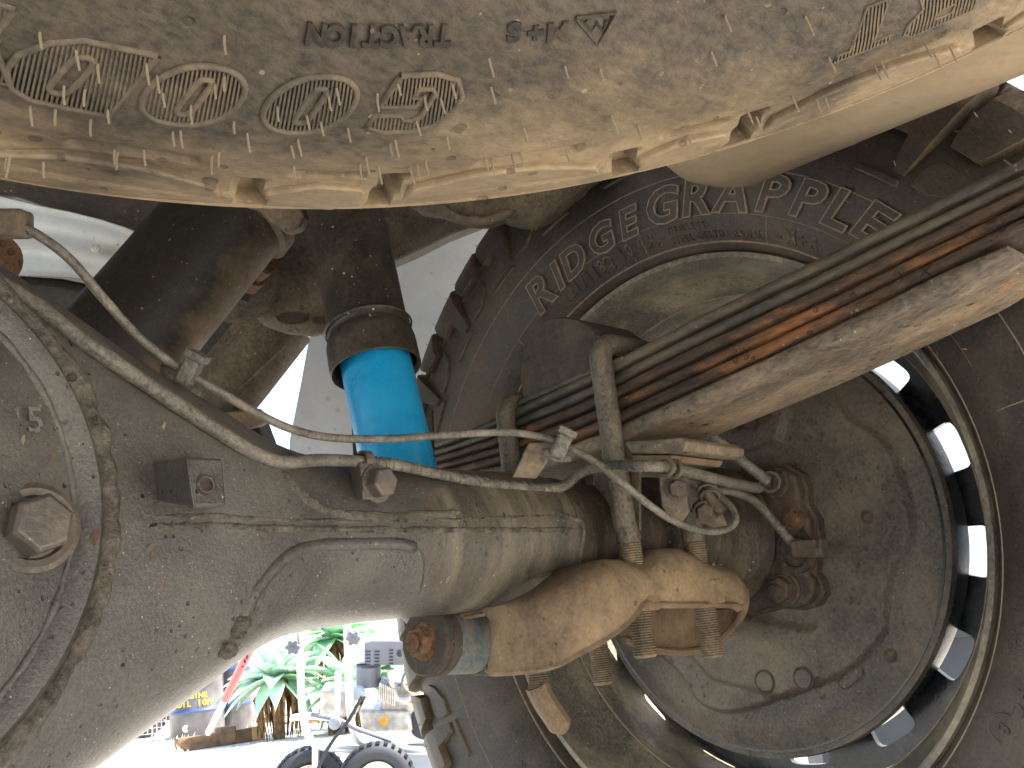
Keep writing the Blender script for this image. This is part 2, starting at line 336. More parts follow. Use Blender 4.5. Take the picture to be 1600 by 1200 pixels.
# tread blocks on the running surface
def tread_w(a0, a1, x0, x1, sk, r=.398):
    b = MB(); v = []
    for x, s_ in ((x0, 0), (x1, sk)):
        for a in (a0, (a0+a1)/2, a1):
            a_ = math.radians(a+s_)*ASC; v += [polar(x, .374, a_), polar(x, r-(.004 if x in (x0,) and x0 < .02 else 0), a_)]
    f = [(1, 3, 9, 7), (3, 5, 11, 9), (0, 6, 8, 2), (2, 8, 10, 4), (0, 2, 3, 1), (2, 4, 5, 3), (6, 7, 9, 8), (8, 9, 11, 10), (0, 1, 7, 6), (4, 10, 11, 5)]
    return b.add(v, f)
cells = [(0, 4.2, .0, .046, 1.2), (5.2, 8.8, -.004, .046, 1.2), (10.2, 13.4, .0, .046, 1), (14.4, 17.6, -.004, .04, 1), (0, 7, .054, .09, -2), (9, 16, .054, .094, -2), (2, 9, .1, .14, 2), (11, 18, .1, .138, 2), (0, 7.5, .148, .2, -1), (9.5, 16.5, .148, .2, -1)]
tl = []
for c_ in cells: tl.append(tread_w(*c_).obj('tread_block', M['rubber'], tyre, 30, bevel=.0015))
for i in range(1, NL):
    for k_, t_ in enumerate(tl):
        o = t_.copy(); COL.objects.link(o); o.parent = tyre; o.rotation_euler = (math.radians(i*step), 0, 0)
# lettering
def glyph(ch, size, ext, bold=0, shear=0, outline=0):
    cu = bpy.data.curves.new('g', 'FONT'); cu.body = ch; cu.size = size; cu.extrude = ext; cu.offset = bold; cu.shear = shear; cu.align_x = 'CENTER'; cu.resolution_u = 3
    cu.bevel_depth = ext*.25; cu.bevel_resolution = 1
    if outline: cu.extrude = 0; cu.fill_mode = 'NONE'; cu.bevel_depth = outline
    o = bpy.data.objects.new('g', cu); COL.objects.link(o); dg = bpy.context.evaluated_depsgraph_get(); me = o.evaluated_get(dg).to_mesh()
    v = [V(p.co) for p in me.vertices]; f = [tuple(p.vertices) for p in me.polygons]
    o.evaluated_get(dg).to_mesh_clear(); bpy.data.objects.remove(o); bpy.data.curves.remove(cu)
    return v, f
def letter_w(ch, a, r, size, ext, lift, mt, bold=0, shear=.0, wide=1.0, flip=False):
    v, f = glyph(ch, size, ext, bold, shear); b = MB(); s_ = -1 if flip else 1
    b.add([polar(surf_w(r+s_*(p[1]))-lift-p[2], r+s_*p[1], math.radians(a)+s_*p[0]*wide/r) for p in v], f)
    return b.obj('letter', mt, tyre, 30, side=(M['edged'] if size > .02 else M['rubber3'], (1, 0, 0)))
def outline_w(ch, a, r, size, lift, bold, shear, wide):
    v, f = glyph(ch, size, 0, bold, shear, .0006); b = MB()
    b.add([polar(surf_w(r+p[1])-lift-p[2], r+p[1], math.radians(a)+p[0]*wide/r) for p in v], f); return b.obj('lit_letter_edge', M['edge'], tyre, 60)  # pale outline puts dust and edge-caught light into the colour
for ch, px, py in (('R', 842, 478), ('I', 866, 448), ('D', 890, 424), ('G', 932, 388), ('E', 972, 364), ('G', 1024, 340), ('R', 1074, 326), ('A', 1130, 318), ('P', 1190, 315), ('P', 1246, 320), ('L', 1298, 332), ('E', 1350, 348)):
    p = PX(px, py, -.036); a = math.degrees(math.atan2(p[2], p[1])); r = float(np.hypot(p[1], p[2]))
    big = not (px > 850 and px < 1000)
    sz = .037 if big else .031
    letter_w(ch, a, .2635+ (r-.262)*.5 - .004, sz, .0016, .0010, M['rubber'], bold=.0011, shear=.25, wide=1.2)
    outline_w(ch, a, .2635+ (r-.262)*.5 - .004, sz, .0027, .0011, .25, 1.2)
def word_w(text, a_start, r, size, pitch, flip=False, ext=.0006, mt=None, bold=0):
    a = a_start
    for ch in text:
        if ch != ' ': letter_w(ch, a, r, size, ext, .0002, mt or M['rubber'], flip=flip, bold=bold)
        a += (-1 if flip else 1)*math.degrees(pitch/r)
word_w('121/118Q', 70.5, .2455, .013, .0080, bold=.0003, mt=M['edged'])
word_w('10', 87.4, .2455, .013, .0080, bold=.0002, mt=M['edged']); word_w('P.R.', 92.6, .2455, .013, .0052, bold=.0002, mt=M['edged'])
word_w('TUBELESS', 99.5, .2500, .0072, .0049, mt=M['edged']); word_w('STEEL BELTED RADIAL', 99.5, .2425, .0072, .0047, mt=M['edged'])
word_w('-M+S', 123.5, .2435, .013, .0105, bold=.0003, mt=M['edged'])
word_w('1GX7K', -52, .262, .011, .014)
word_w('E50 TPC', -175+14, .262, .011, .009); word_w('004236', -139, .262, .011, .008)
b = MB(); e = polar(surf_w(.262)-.0006, .262, math.radians(-146)); _, u_, w_ = frame((1, 0, 0))
b.tube([e+(u_*math.cos(t)+w_*math.sin(t))*.0085 for t in np.linspace(0, 2*math.pi, 25)], .0006, 6); b.obj('mould_line', M['rubber'], tyre); letter_w('8', -146, .262-.004, .011, .0006, .0002, M['rubber'])
for row, r in ((0, .254), (1, .2495)):   # long small print line
    word_w('MAX LOAD SINGLE 1450 KG AT 550 KPA COLD TREAD PLIES POLYESTER STEEL NYLON', 145, r, .0048, .0036, ext=.0003)
# nubs (moulding hairs)
nb = MB(); nb.tube([(0, 0, 0), (0, 0, .004), (.0005, 0, .0075)], [.00045, .0004, .0003], 6); nubmesh = nb.obj('rubber_nub', M['nub'], tyre).data
bpy.data.objects.remove(bpy.data.objects['rubber_nub'])
def nub(p, d, parent, s_=1):
    d = Vector(unit(d)); q = d.to_track_quat('Z', 'Y'); M4 = Matrix.Translation(Vector(p)) @ q.to_matrix().to_4x4() @ Matrix.Diagonal((1, 1, s_, 1)); inst(nubmesh, 'rubber_nub', parent, M4)
for i in range(NL):
    for a, r, h in ((1, .368, .0075), (7.5, .368, .0075), (6, .318, .007), (11.5, .366, .006), (16.5, .366, .006), (4, .353, .0), (13, .353, 0)):
        aa = math.radians(i*step+a*ASC+random.uniform(-.4, .4)); r_ = r+random.uniform(-.002, .002); p = polar(min(lug_x(r_), surf_w(r_)) if h > .0065 or (h and r > .35) else surf_w(r_), r_, aa)
        if 20 < (math.degrees(aa) % 360) < 215 or (math.degrees(aa) % 360) > 300:
            nub(p, V([-1, random.uniform(-.3, .3), random.uniform(-.4, .4)]), tyre, .7)
for k in range(26):
    a = math.radians(random.uniform(40, 230)); r = random.choice([.2915, .241, .262, .284]); nub(polar(surf_w(r), r, a), V([-1, random.uniform(-.4, .4), random.uniform(-.4, .4)]), tyre, .6)
# rim
rb = MB(); rb.lathe((0, 0, 0), (1, 0, 0), [(.012, .2335), (.002, .2345), (-.003, .2325), (-.002, .2285), (.006, .2255), (.020, .2235), (.034, .2205), (.044, .2125), (.052, .2075), (.088, .204), (.104, .202), (.15, .202), (.165, .21), (.185, .226), (.198, .2335), (.19, .2365), (.15, .216), (.10, .208), (.05, .212), (.02, .23)], 128, loop=True)
rim = rb.obj('rim', M['rim'], wheel, 30)
ring_b = MB(); ring_b.tube([polar(.052, .2082, t) for t in np.linspace(0, 2*math.pi, 97)], .0012, 6, caps=False); ring_b.obj('weld_line', M['edge'], rim)
# wheel disc with 14 slots
NH = 14; sec = 2*math.pi/NH; R0, R1 = .05, .2035; K = 8
def disc_x(r): return .108+.0*r+(.01*math.exp(-((r-.150)/.012)**2))
def sector(a_c):
    hole = []; outer = []
    ha, r0, r1 = math.radians(6.0), .1665, .1885
    n = 10
    for side in range(4):
        for j in range(n):
            t = j/n*2-1
            q = [(t, -1), (1, t), (-t, 1), (-1, -t)][side]
            L_ = (abs(q[0])**5+abs(q[1])**5)**.2
            hole.append((a_c+q[0]/L_*ha, (r0+r1)/2+q[1]/L_*(r1-r0)/2)); outer.append((a_c+q[0]*sec/2, (R0+.07+R1)/2+q[1]*(R1-R0-.07)/2))
    return hole, outer
db = MB()
for k in range(NH):
    ho, ou = sector(math.radians(141)+k*sec); n = len(ho); vs = []
    for th in (0, .006):
        vs += [polar(disc_x(r)+th, r, a) for a, r in ho]; vs += [polar(disc_x(r)+th, r, a) for a, r in ou]
    f = []
    for i in range(n):
        j = (i+1) % n
        f += [(i, j, n+j, n+i), (2*n+i, 3*n+i, 3*n+j, 2*n+j), (i, 2*n+i, 2*n+j, j)]
    db.add(vs, f)
db.lathe((0, 0, 0), (1, 0, 0), [(.108, .12), (.095, .10), (.095, .03), (.101, .03), (.101, .10), (.114, .12)], 64)
db.obj('wheel_disc', M['black'], wheel, 30)
db = MB(); db.lathe((0, 0, 0), (1, 0, 0), [(.066, .12), (.066, .173), (.07, .1745), (.105, .1745), (.105, .16)], 96); 
tag(db.obj('brake_drum', M['black'], loc=(0, 0, 0)), 'round black brake drum rim showing between the backing plate and the wheel slots', 'brake drum')

# ================================================================== BACKING PLATE
bpt = thing('brake_backing_plate', 'large round dusty brake backing plate in the centre of the wheel', 'brake backing plate', (.06, 0, 0))
contour = [(1290, 598), (1325, 650), (1380, 690), (1405, 740), (1420, 790), (1422, 845), (1395, 890), (1385, 940), (1382, 985), (1345, 1030), (1300, 1060), (1230, 1085), (1150, 1112), (1095, 1100), (1060, 1050), (1010, 1000), (960, 900), (960, 700), (1080, 600), (1200, 580)]
cpoly = [p[1:] for p in catmull([PX(a, b_, .055) for a, b_ in contour+[contour[0]]], 5)]
CP = np.array(cpoly)
inner = np.array([PX(a, b_, .05)[1:] for a, b_ in [(1222, 560), (1228, 640), (1215, 690), (1120, 720), (1000, 700), (1000, 560)]])
inner2 = np.array([PX(a, b_, .05)[1:] for a, b_ in [(1150, 960), (1275, 985), (1285, 1060), (1220, 1090), (1110, 1060), (1060, 1000)]])
def sdist(P, q):
    A_ = P; B2 = np.roll(P, -1, 0); d = B2-A_; t = np.clip(((q-A_)*d).sum(1)/((d*d).sum(1)+1e-12), 0, 1); dd = np.linalg.norm(A_+d*t[:, None]-q, axis=1).min()
    ins = False
    for (x1, y1), (x2, y2) in zip(A_, B2):
        if (y1 > q[1]) != (y2 > q[1]) and q[0] < (x2-x1)*(q[1]-y1)/(y2-y1)+x1: ins = not ins
    return dd if ins else -dd
def sm(x, a, b_): t = min(1, max(0, (x-a)/(b_-a))); return t*t*(3-2*t)
pb = MB(); NR, NA = 84, 260; vs = []
for i in range(NR+1):
    r = .03+(.1775-.03)*i/NR
    for k in range(NA):
        a = 2*math.pi*k/NA; q = np.array([r*math.cos(a), r*math.sin(a)])
        h = .0065*sm(sdist(CP, q), -.0025, .0025)+.006*sm(sdist(inner, q), -.003, .003)+.007*sm(sdist(inner2, q), -.004, .004)
        h += .003*sm(r, .10, .05)
        edge = sm(r, .158, .172); h = h*(1-edge)-.007*sm(r, .150, .1775)
        vs.append(polar(.06-h, r, a))
for ex, er in ((.074, .1785), (.076, .174)):
    for k in range(NA): vs.append(polar(ex, er, 2*math.pi*k/NA))
pb.add(vs, [(i*NA+k, i*NA+(k+1) % NA, (i+1)*NA+(k+1) % NA, (i+1)*NA+k) for i in range(NR+2) for k in range(NA)])
pb.obj('plate', M['plate'], bpt, 40)
bv = bvh(pb)
def disc_on(t, px, py, r, h, mt, parent, name, ax=(-1, 0, 0), dome=0, lift=0, sides=20, bev=.0006):
    p = hit(t, px, py, lift)
    if p is None: return None
    b = MB(); b.lathe(p-unit(ax)*.002, ax, [(0, r), (h+.002-dome, r), (h+.002-dome*.4, r*.85), (h+.002, r*.5)], sides, caps=True); return b.obj(name, mt, parent, 40)
for px, py, r in ((1355, 808, .004), (1195, 1065, .0075), (1255, 1060, .0072), (1390, 1024, .004), (1030, 655, .006)):
    disc_on(bv, px, py, r, .002, M['plate'] if r > .005 else M['flange'], bpt, 'plug', dome=.001)
    p = hit(bv, px, py); b = MB(); _, u_, w_ = frame((-1, 0, 0)); b.tube([p+(u_*math.cos(t)+w_*math.sin(t))*r*1.15 for t in np.linspace(0, 2*math.pi, 21)], .0008, 6, caps=False); b.obj('plug_rim', M['flange'], bpt)
for px, py in ((1175, 661), (1145, 663)):
    p = hit(bv, px, py); b = MB(); b.lathe(p, (-1, 0, 0), [(0, .008), (.0015, .008), (.0015, .006)], 20, caps=True).hexa(p+V([-.001, 0, 0]), (-1, 0, 0), .0058, .006); b.obj('bolt', M['flange'], bpt, 30)
p = hit(bv, 1112, 712); b = MB(); b.prism([p+V([0, .012*math.cos(t)*1.2, .007*math.sin(t)]) for t in np.linspace(0, 2*math.pi, 25)[:-1]], (-.003, 0, 0)); b.obj('adjuster_plug', M['plate'], bpt, 30, bevel=.0008)
b = MB(); b.prism([p+V([-.0032, .006*math.cos(t)*1.2, .0024*math.sin(t)]) for t in np.linspace(0, 2*math.pi, 17)[:-1]], (-.0004, 0, 0)); b.obj('adjuster_slot', M['chas'], bpt)
for pts in ([(1400, 822), (1393, 835), (1392, 852), (1400, 866)], [(1335, 1040), (1318, 1050), (1310, 1068), (1322, 1076), (1345, 1058), (1348, 1042)]):
    b = MB(); b.tube(catmull(hits(bv, pts, .0003), 6), .0007, 6); b.obj('stamped_ridge', M['flange'], bpt)

# ================================================================== AXLE
axle = thing('rear_axle', 'dusty grey rear axle with a bulging differential housing and a straight tube', 'axle', (-.6, 0, 0))
XS = [-1.05, -.95, -.85, -.80, -.76, -.72, -.66, -.60, -.55, -.52, -.495, -.475, -.455, -.435, -.415, -.40, -.385, -.37, -.35, -.32, -.29, -.26]
HT = [.046, .06, .10, .12, .130, .136, .142, .142, .134, .122, .108, .096, .085, .076, .067, .060, .054, .050, .047, .046, .0455, .045]
HB = [.046, .06, .10, .12, .130, .136, .142, .142, .134, .123, .111, .100, .089, .078, .067, .059, .053, .049, .047, .0455, .045, .0445]
DY = [.046, .055, .065, .07, .074, .078, .08, .08, .078, .075, .072, .069, .065, .061, .057, .054, .051, .048, .046, .045, .0445, .0443]
ab = MB(); NA = 72; vs = []; rows = 0
xf = np.concatenate([np.linspace(-1.05, -.56, 14), np.linspace(-.55, -.26, 44)])
for x in xf:
    ht, hb, dy = (np.interp(x, XS, q) for q in (HT, HB, DY)); ex = np.interp(x, [-.55, -.42, -.35], [.62, .72, 1.0])
    for k in range(NA):
        a = 2*math.pi*k/NA; cx, sx = math.cos(a), math.sin(a)
        vs.append((x, -dy*np.sign(cx)*abs(cx)**ex, (ht if sx > 0 else hb)*np.sign(sx)*abs(sx)**ex))
    rows += 1
ab.add(vs, [(i*NA+k, i*NA+(k+1) % NA, (i+1)*NA+(k+1) % NA, (i+1)*NA+k) for i in range(rows-1) for k in range(NA)])
ab.obj('housing', M['axle'], axle, 60)
t2 = MB(); t2.lathe((0, 0, 0), (1, 0, 0), [(-.36, .04), (-.34, .0445), (-.30, .0448), (-.185, .0445), (-.178, .043), (-.176, .038)], 96); t2.obj('axle_tube', M['tube'], axle, 30)
t3 = MB(); t3.lathe((0, 0, 0), (1, 0, 0), [(-.20, .042), (-.165, .0425), (-.158, .041), (-.150, .039), (-.115, .039), (-.09, .040), (-.07, .044), (-.055, .047), (-.048, .0465), (-.046, .044), (-.03, .0445), (-.028, .047), (-.018, .0475), (-.016, .045), (-.002, .0455), (.01, .05), (.022, .056), (.028, .058)], 80); t3.obj('axle_end', M['hub'], axle, 25)
av = bvh(ab, t2, t3)
def bead(name, pts, r, mt, parent, jit=.35, surf=None, lift=0, n=8, k=10, flat=1):
    P = catmull(hits(surf, pts, lift) if surf is not None else pts, k); wn = [random.uniform(-jit, jit) for _ in range(len(P)+4)]; rr = [r*(1+(wn[i]+wn[i+1]*1.5+wn[i+2])/2.4) for i in range(len(P))]
    rr[0] *= .4; rr[-1] *= .4
    P = [p+np.random.RandomState(i).uniform(-1, 1, 3)*r*jit*.4 for i, p in enumerate(P)]
    b = MB(); b.tube(P, rr, n); return b.obj(name, mt, parent, 60)
bead('weld_seam', [(232, 824), (300, 822), (360, 822), (430, 826), (520, 826), (600, 828), (700, 828), (800, 828), (870, 828), (905, 828)], .0020, M['weld'], axle, .3, av, -.0007, k=12)
bead('weld_seam', [(240, 808), (340, 806), (430, 812), (560, 815), (700, 812), (850, 806), (890, 812)], .0012, M['weld'], axle, .4, av, -.0005, k=10)
bead('housing_edge', [(372, 996), (385, 962), (402, 925), (430, 888), (462, 862), (500, 852), (560, 850), (620, 850), (655, 858)], .0046, M['axle'], axle, .03, av, -.0028, k=5)
bead('housing_edge', [(362, 1010), (350, 1020), (372, 985), (400, 945)], .0045, M['weld'], axle, .4, av, -.001, k=8)
bead('weld_seam', [(440, 735), (470, 770), (505, 795), (560, 806), (640, 806), (720, 800)], .0030, M['weld'], axle, .25, av, -.0014, k=8)
bead('weld_seam', [(640, 850), (660, 865), (662, 900), (655, 930)], .0008, M['weld'], axle, .4, av, 0, k=8)
bead('tube_collar', [(862, 800), (900, 812), (912, 830), (905, 870), (900, 910), (880, 940)], .0018, M['weld'], axle, .4, av, 0, k=10)
# differential cover (faces -Y)
CC = V([-.603, 0, 0]); RC = .106
cb = MB(); prof = [(.054, RC+.010), (.074, RC+.009), (.082, RC+.004), (.0825, RC-.001), (.080, RC-.006), (.084, RC-.013), (.094, RC-.028), (.102, RC-.048), (.107, RC-.07), (.109, .02), (.109, .001)]
cb.lathe(CC, (0, -1, 0), prof, 96); cover = cb.obj('differential_cover', M['axle'], axle, 45)
cvb = bvh(cb)
for rr_, ax_, rad, nm in ((RC+.009, .0735, .0052, 'weld_seam'), (RC-.006, .0795, .0018, 'cover_groove')):
    P = [CC+V([rr_*math.cos(t), -ax_, rr_*math.sin(t)])*1.0 for t in np.linspace(-1.9, 1.9, 150)]
    bead(nm, P, rad, M['weld'] if rad > .003 else M['axle'], cover, .28, k=1, n=10)
pc = hit(cvb, 50, 826)
b = MB(); b.lathe(pc+V([0, .002, 0]), (0, -1, 0), [(0, .0165), (.004, .0165), (.0055, .0145), (.005, .012), (.003, .011)], 40, caps=True); b.obj('plug_boss', M['bolt'], cover, 40)
b = MB(); b.hexa(pc+V([0, -.001, 0]), (0.05, -1, 0.02), .0112, .0125, rot=.35); dp = b.obj('drain_plug', M['bolt'], cover, 25, bevel=.0006)
b = MB(); b.lathe(pc+V([.0003, -.0116, 0]), (0.05, -1, 0.02), [(0, .0038), (.0014, .0038), (.0014, .0030), (.0004, .0028)], 20, caps=True); b.obj('plug_dimple', M['bolt'], cover)
v, f = glyph('15', .014, .0004, .0001); b = MB(); p0 = hit(cvb, 42, 676, .0002)
b.add([p0+V([q[0]*.9-q[1]*.1, -q[2], q[1]+q[0]*.1]) for q in v], f); b.obj('cast_number', M['axle'], cover, 30)
for px, py, L1, an in ((146, 846, .0065, 1.1), (80, 720, .004, .9), (35, 690, .003, 1.3), (68, 768, .003, .8), (232, 860, .004, .9), (236, 872, .003, 1.2), (252, 905, .003, 1.9), (300, 810, .0025, .3), (410, 845, .003, .1), (255, 668, .003, 1.2), (150, 540, .003, .5), (700, 905, .003, 1.1), (905, 855, .0028, .9)):
    t_ = cvb if px < 160 else av; p = hit(t_, px, py, .0002)
    if p is None: continue
    d1 = RT*math.cos(an)+UP*math.sin(an); d2 = UP*math.cos(an)-RT*math.sin(an); b = MB()
    b.prism([p+d1*L1*u_+d2*L1*.32*v_ for u_, v_ in ((-.8, .1), (-.6, .5), (-.2, .75), (.2, .8), (.6, .6), (.85, .25), (.9, -.1), (.6, -.5), (.15, -.7), (-.3, -.65), (-.65, -.35))], -FW*.0004); b.obj('mud_fleck', M['tan'], axle, 60)
# bracket with threaded hole
fc = [PY(292, 714, -.098), PY(349, 716, -.093), PY(354, 790, -.093), PY(303, 793, -.098)]
b = MB(); b.prism(fc, (0, .006, 0)); br = b.obj('bracket', M['axle'], axle, 30, bevel=.0015)
b = MB(); lf = [PY(292, 714, -.0985), PY(303, 793, -.0985), PY(246, 782, -.066), PY(236, 722, -.066)]; b.prism(lf, (.004, .003, 0)); b.obj('bracket', M['axle'], axle, 30, bevel=.001)
b = MB(); rg = [PY(349, 716, -.0925), PY(354, 790, -.0925), PY(350, 788, -.066), PY(348, 722, -.066)]; b.prism(rg, (-.003, 0, 0)); b.obj('bracket', M['axle'], axle, 30)
pc = PY(322, 757, -.097)
b = MB(); b.lathe(pc+V([0, .001, 0]), (0, -1, 0), [(0, .0042), (.0014, .0042), (.0014, .0034), (.0006, .0033)], 24, caps=True); b.obj('bracket_hole', M['chas'], axle, 30)
for k in range(3):
    b = MB(); b.tube([pc+V([.0033*math.cos(t), -.0004+.0004*k-.0002, .0033*math.sin(t)]) for t in np.linspace(0, 2*math.pi, 17)], .00025, 5); b.obj('hole_thread', M['bolt'], axle)
# clip bolt
pb_ = hit(av, 566, 768)
b = MB(); b.box(pb_+V([0, -.004, .004]), (.006, .005, .010)); b.obj('clip_bracket', M['axle'], axle, 30, bevel=.001)
b = MB(); b.hexa(pb_+V([.004, -.009, .003]), (.1, -1, -.1), .0085, .008, rot=.2); b.obj('bolt', M['bolt'], axle, 25, bevel=.0005)
b = MB(); b.lathe(pb_+V([.004, -.007, .003]), (.1, -1, -.1), [(0, .0105), (.002, .0105)], 24, caps=True); b.obj('washer', M['bolt'], axle, 25)

# flange at the outer end
fl = thing('axle_flange', 'rusty wavy edged flange bolted to the backing plate at the axle end', 'flange', (.03, 0, 0))
fp = [PX(*q, .034) for q in [(1150, 745), (1180, 732), (1215, 728), (1238, 742), (1246, 762), (1248, 790), (1262, 812), (1266, 840), (1258, 862), (1262, 880), (1258, 893), (1268, 905), (1272, 925), (1262, 943), (1240, 950), (1205, 948), (1170, 958), (1130, 950), (1090, 900), (1080, 800), (1110, 760)]]
b = MB(); b.prism(fp, (.022, 0, 0)); b.obj('flange_plate', M['flange'], fl, 30, bevel=.003)
b = MB(); b.prism([p+V([.009, 0, 0])+(p-V([.034, 0, 0]))*V([0, .035, .035]) for p in fp], (.012, 0, 0)); b.obj('gasket', M['flange'], fl, 30, bevel=.001)
for px, py, s_ in ((1208, 754, 1), (1224, 921, 1.05)):
    p = PX(px, py, .03); b = MB(); b.lathe(p+V([.006, 0, 0]), (-1, 0, 0), [(0, .0125*s_), (.004, .0125*s_), (.005, .0105*s_), (.007, .0105*s_)], 28, caps=True); b.obj('stud_washer', M['flange'], fl, 30)
    b = MB(); b.hexa(p+V([-.001, 0, 0]), (-1, 0, 0), .0095*s_, .009, rot=.3).thread(p+V([-.01, 0, 0]), p+V([-.016, 0, 0]), .005); b.obj('nut', M['flange'], fl, 25)
b = MB(); p = PX(1242, 812, .032); b.lathe(p, (-1, 0, .2), [(0, .009), (.003, .009), (.003, .006), (.006, .005)], 20, caps=True); b.obj('stud_washer', M['rusty'], fl, 30)
b = MB(); p = PX(1240, 862, .03); b.lathe(p+V([.004, 0, 0]), (-1, 0, 0), [(0, .017), (.003, .0165), (.003, .012), (.001, .011)], 28, caps=True); b.obj('cylinder_boss', M['hub'], fl, 30)

# ================================================================== LEAF SPRING
spring = thing('leaf_spring', 'stack of rusty leaf springs clamped on top of the axle, running to the upper right', 'leaf spring', (-.11, -.06, .06))
X0, X1 = -.147, -.077
top_px = [(1700, 196), (1600, 243), (1500, 291), (1400, 340), (1300, 390), (1200, 438), (1100, 487), (1000, 538), (960, 560), (900, 590), (815, 630), (760, 657), (700, 682), (640, 702), (600, 712)]
bot_px = [(1700, 352), (1600, 396), (1500, 446), (1400, 496), (1300, 545), (1200, 592), (1100, 636), (1000, 680), (960, 698), (900, 720), (815, 742), (760, 752), (700, 762), (640, 772), (600, 778)]
TT = [PX(*q, X0)[1:] for q in top_px]; BB = [PX(*q, X0)[1:] for q in bot_px]
ty = [t[0] for t in TT]; by = [t[0] for t in BB]
def ztop(y): return float(np.interp(y, ty, [t[1] for t in TT]))
def zbot(y): return float(np.interp(y, by, [t[1] for t in BB]))
fr = [0, .15, .30, .45, .60, .76, 1.0]
mats = ['leafd', 'leafd', 'leaf', 'leaf', 'leaf', 'leaf2']
for k in range(6):
    y0 = [ty[0]-.05, ty[0]-.05, ty[0]-.05, ty[0]-.04, ty[0]-.03, PX(1587, 430, X0)[1]][k]; y1 = [.5, .5, .42, .34, .24, .10][k]
    b = MB(); n = 60; vs = []; gap = .0017
    ins = [0, .0015, .0005, .002, .001, -.001][k]
    for i in range(n+1):
        y = y0+(y1-y0)*i/n; zt, zb = ztop(y), zbot(y)
        a_ = zt+(zb-zt)*fr[k]-gap/2; c_ = zt+(zb-zt)*fr[k+1]+gap/2
        if k == 5:
            th = min(1, (i*(y1-y0)/n)/.03); a_ = a_-(1-th)*.003; c_ = a_-(a_-c_)*(.62+.38*th)
        e = (a_-c_)*.28
        xa = X0+ins; xb = X1
        vs += [(xa, y, c_+e), (xa, y, a_-e), (xa+e*.5, y, a_-e*.3), (xa+e*1.1, y, a_), (xb, y, a_), (xb, y, c_), (xa+e*1.1, y, c_), (xa+e*.5, y, c_+e*.3)]
    f = [(i*8+j, i*8+(j+1) % 8, (i+1)*8+(j+1) % 8, (i+1)*8+j) for i in range(n) for j in range(8)]+[tuple(range(7, -1, -1)), tuple(n*8+j for j in range(8))]
    b.add(vs, f); b.obj('leaf', M[mats[k]], spring, 40)
p = PX(1032, 695, X0)
b = MB(); pp = [PX(*q, X0-.012) for q in [(968, 690), (1000, 680), (1002, 698), (985, 712)]]
b.prism([PX(*q, X0-.008) for q in [(975, 690), (1064, 684), (1072, 690), (1070, 704), (1062, 709), (985, 708)]], (.07, .004, 0)); b.obj('spring_pad', M['leaf2'], spring, 30, bevel=.001)
b = MB(); b.prism([PX(*q, X0-.004) for q in [(985, 711), (1052, 711), (1046, 722), (990, 724)]], (.06, .004, 0)); b.obj('spring_pad', M['tan'], spring, 30, bevel=.001)
b = MB(); b.prism([PX(*q, X0+.004) for q in [(984, 722), (1000, 722), (1000, 828), (988, 830)]], (.004, .002, 0)); b.prism([PX(*q, X0+.006) for q in [(960, 722), (986, 722), (990, 826), (976, 826)]], (.01, .03, 0)); b.obj('spring_perch', M['chasd'], spring, 30, bevel=.0008)
# bump stop
bs = [(815, 624), (811, 590), (812, 560), (818, 530), (832, 508), (855, 497), (880, 494), (908, 500), (930, 517), (945, 545), (952, 575), (940, 585), (880, 606)]
P = [PX(*q, X0+.002) for q in bs]; b = MB(); n = len(P); c_ = sum(P)/n; rings = []
for dx, s_ in ((0.004, .93), (.001, .985), (0, 1), ) : pass
prof = [(.0, .95), (.0015, .985), (.005, 1), (.05, 1), (.056, .97), (.06, .9)]
vs = []
for dx, s_ in prof:
    for i_, p in enumerate(P): vs.append(c_+(p-c_)*V([1, s_, s_])+V([dx, 0, 0]))
b.add(vs, [(i*n+k, i*n+(k+1) % n, (i+1)*n+(k+1) % n, (i+1)*n+k) for i in range(len(prof)-1) for k in range(n)]+[tuple(range(n-1, -1, -1)), tuple((len(prof)-1)*n+k for k in range(n))])
o = b.obj('bump_stop', M['bump'], loc=tuple(PX(880, 606, -.11)), sharp=28); tag(o, 'dark domed rubber bump stop standing on top of the leaf spring', 'bump stop')
b = MB(); o2 = b.prism([PX(*q, X0-.001) for q in [(808, 634), (812, 624), (960, 561), (972, 556), (972, 562), (960, 568)]], (.07, 0, 0)).obj('top_plate', M['leafd'], spring, 30, bevel=.0006)

# ================================================================== U-BOLTS
def ubolt(label, near, far_x, yy, ztop_, zend1, zend2, r, zt1, zt2):
    t = thing('u_bolt', label, 'u-bolt', (near, yy, zend1), 'u-bolts clamping the spring')
    R_ = .014; pts = [(near+.002, yy-.001, zt1), (near, yy, -.0), (near, yy, ztop_-R_)]
    for a in np.linspace(0, math.pi/2, 7)[1:]: pts.append((near+R_-R_*math.cos(a), yy-.0, ztop_-R_+R_*math.sin(a)))
    for a in np.linspace(0, math.pi/2, 7): pts.append((far_x-R_+R_*math.sin(a), yy, ztop_-R_+R_*math.cos(a)))
    pts += [(far_x, yy, 0), (far_x, yy, zt2)]
    b = MB(); b.tube(pts, r, 16); b.obj('rod', M['ubolt'], t, 60)
    for x_, z0, z1 in ((near+.002, zt1, zend1), (far_x, zt2, zend2)):
        b = MB(); b.thread((x_, yy, z0+.001), (x_, yy, z1), r*1.02); b.obj('threaded_end', M['thread'], t, 40)
    for x_ in (near+.002, far_x):
        b = MB(); b.hexa((x_, yy, -.043), (0, 0, -1), .0145, .013, rot=.4); b.lathe((x_, yy, -.040), (0, 0, -1), [(0, .015), (.003, .015)], 24, caps=True); b.obj('nut', M['tan'], t, 25)
    return t
q1 = PX(1010, 1028, -.155); q1b = PY(1112, 1028, -.062); q2 = PX(846, 1082, -.15); q2b = PY(946, 1070, q2[1])
u1 = PX(932, 600, -.155)
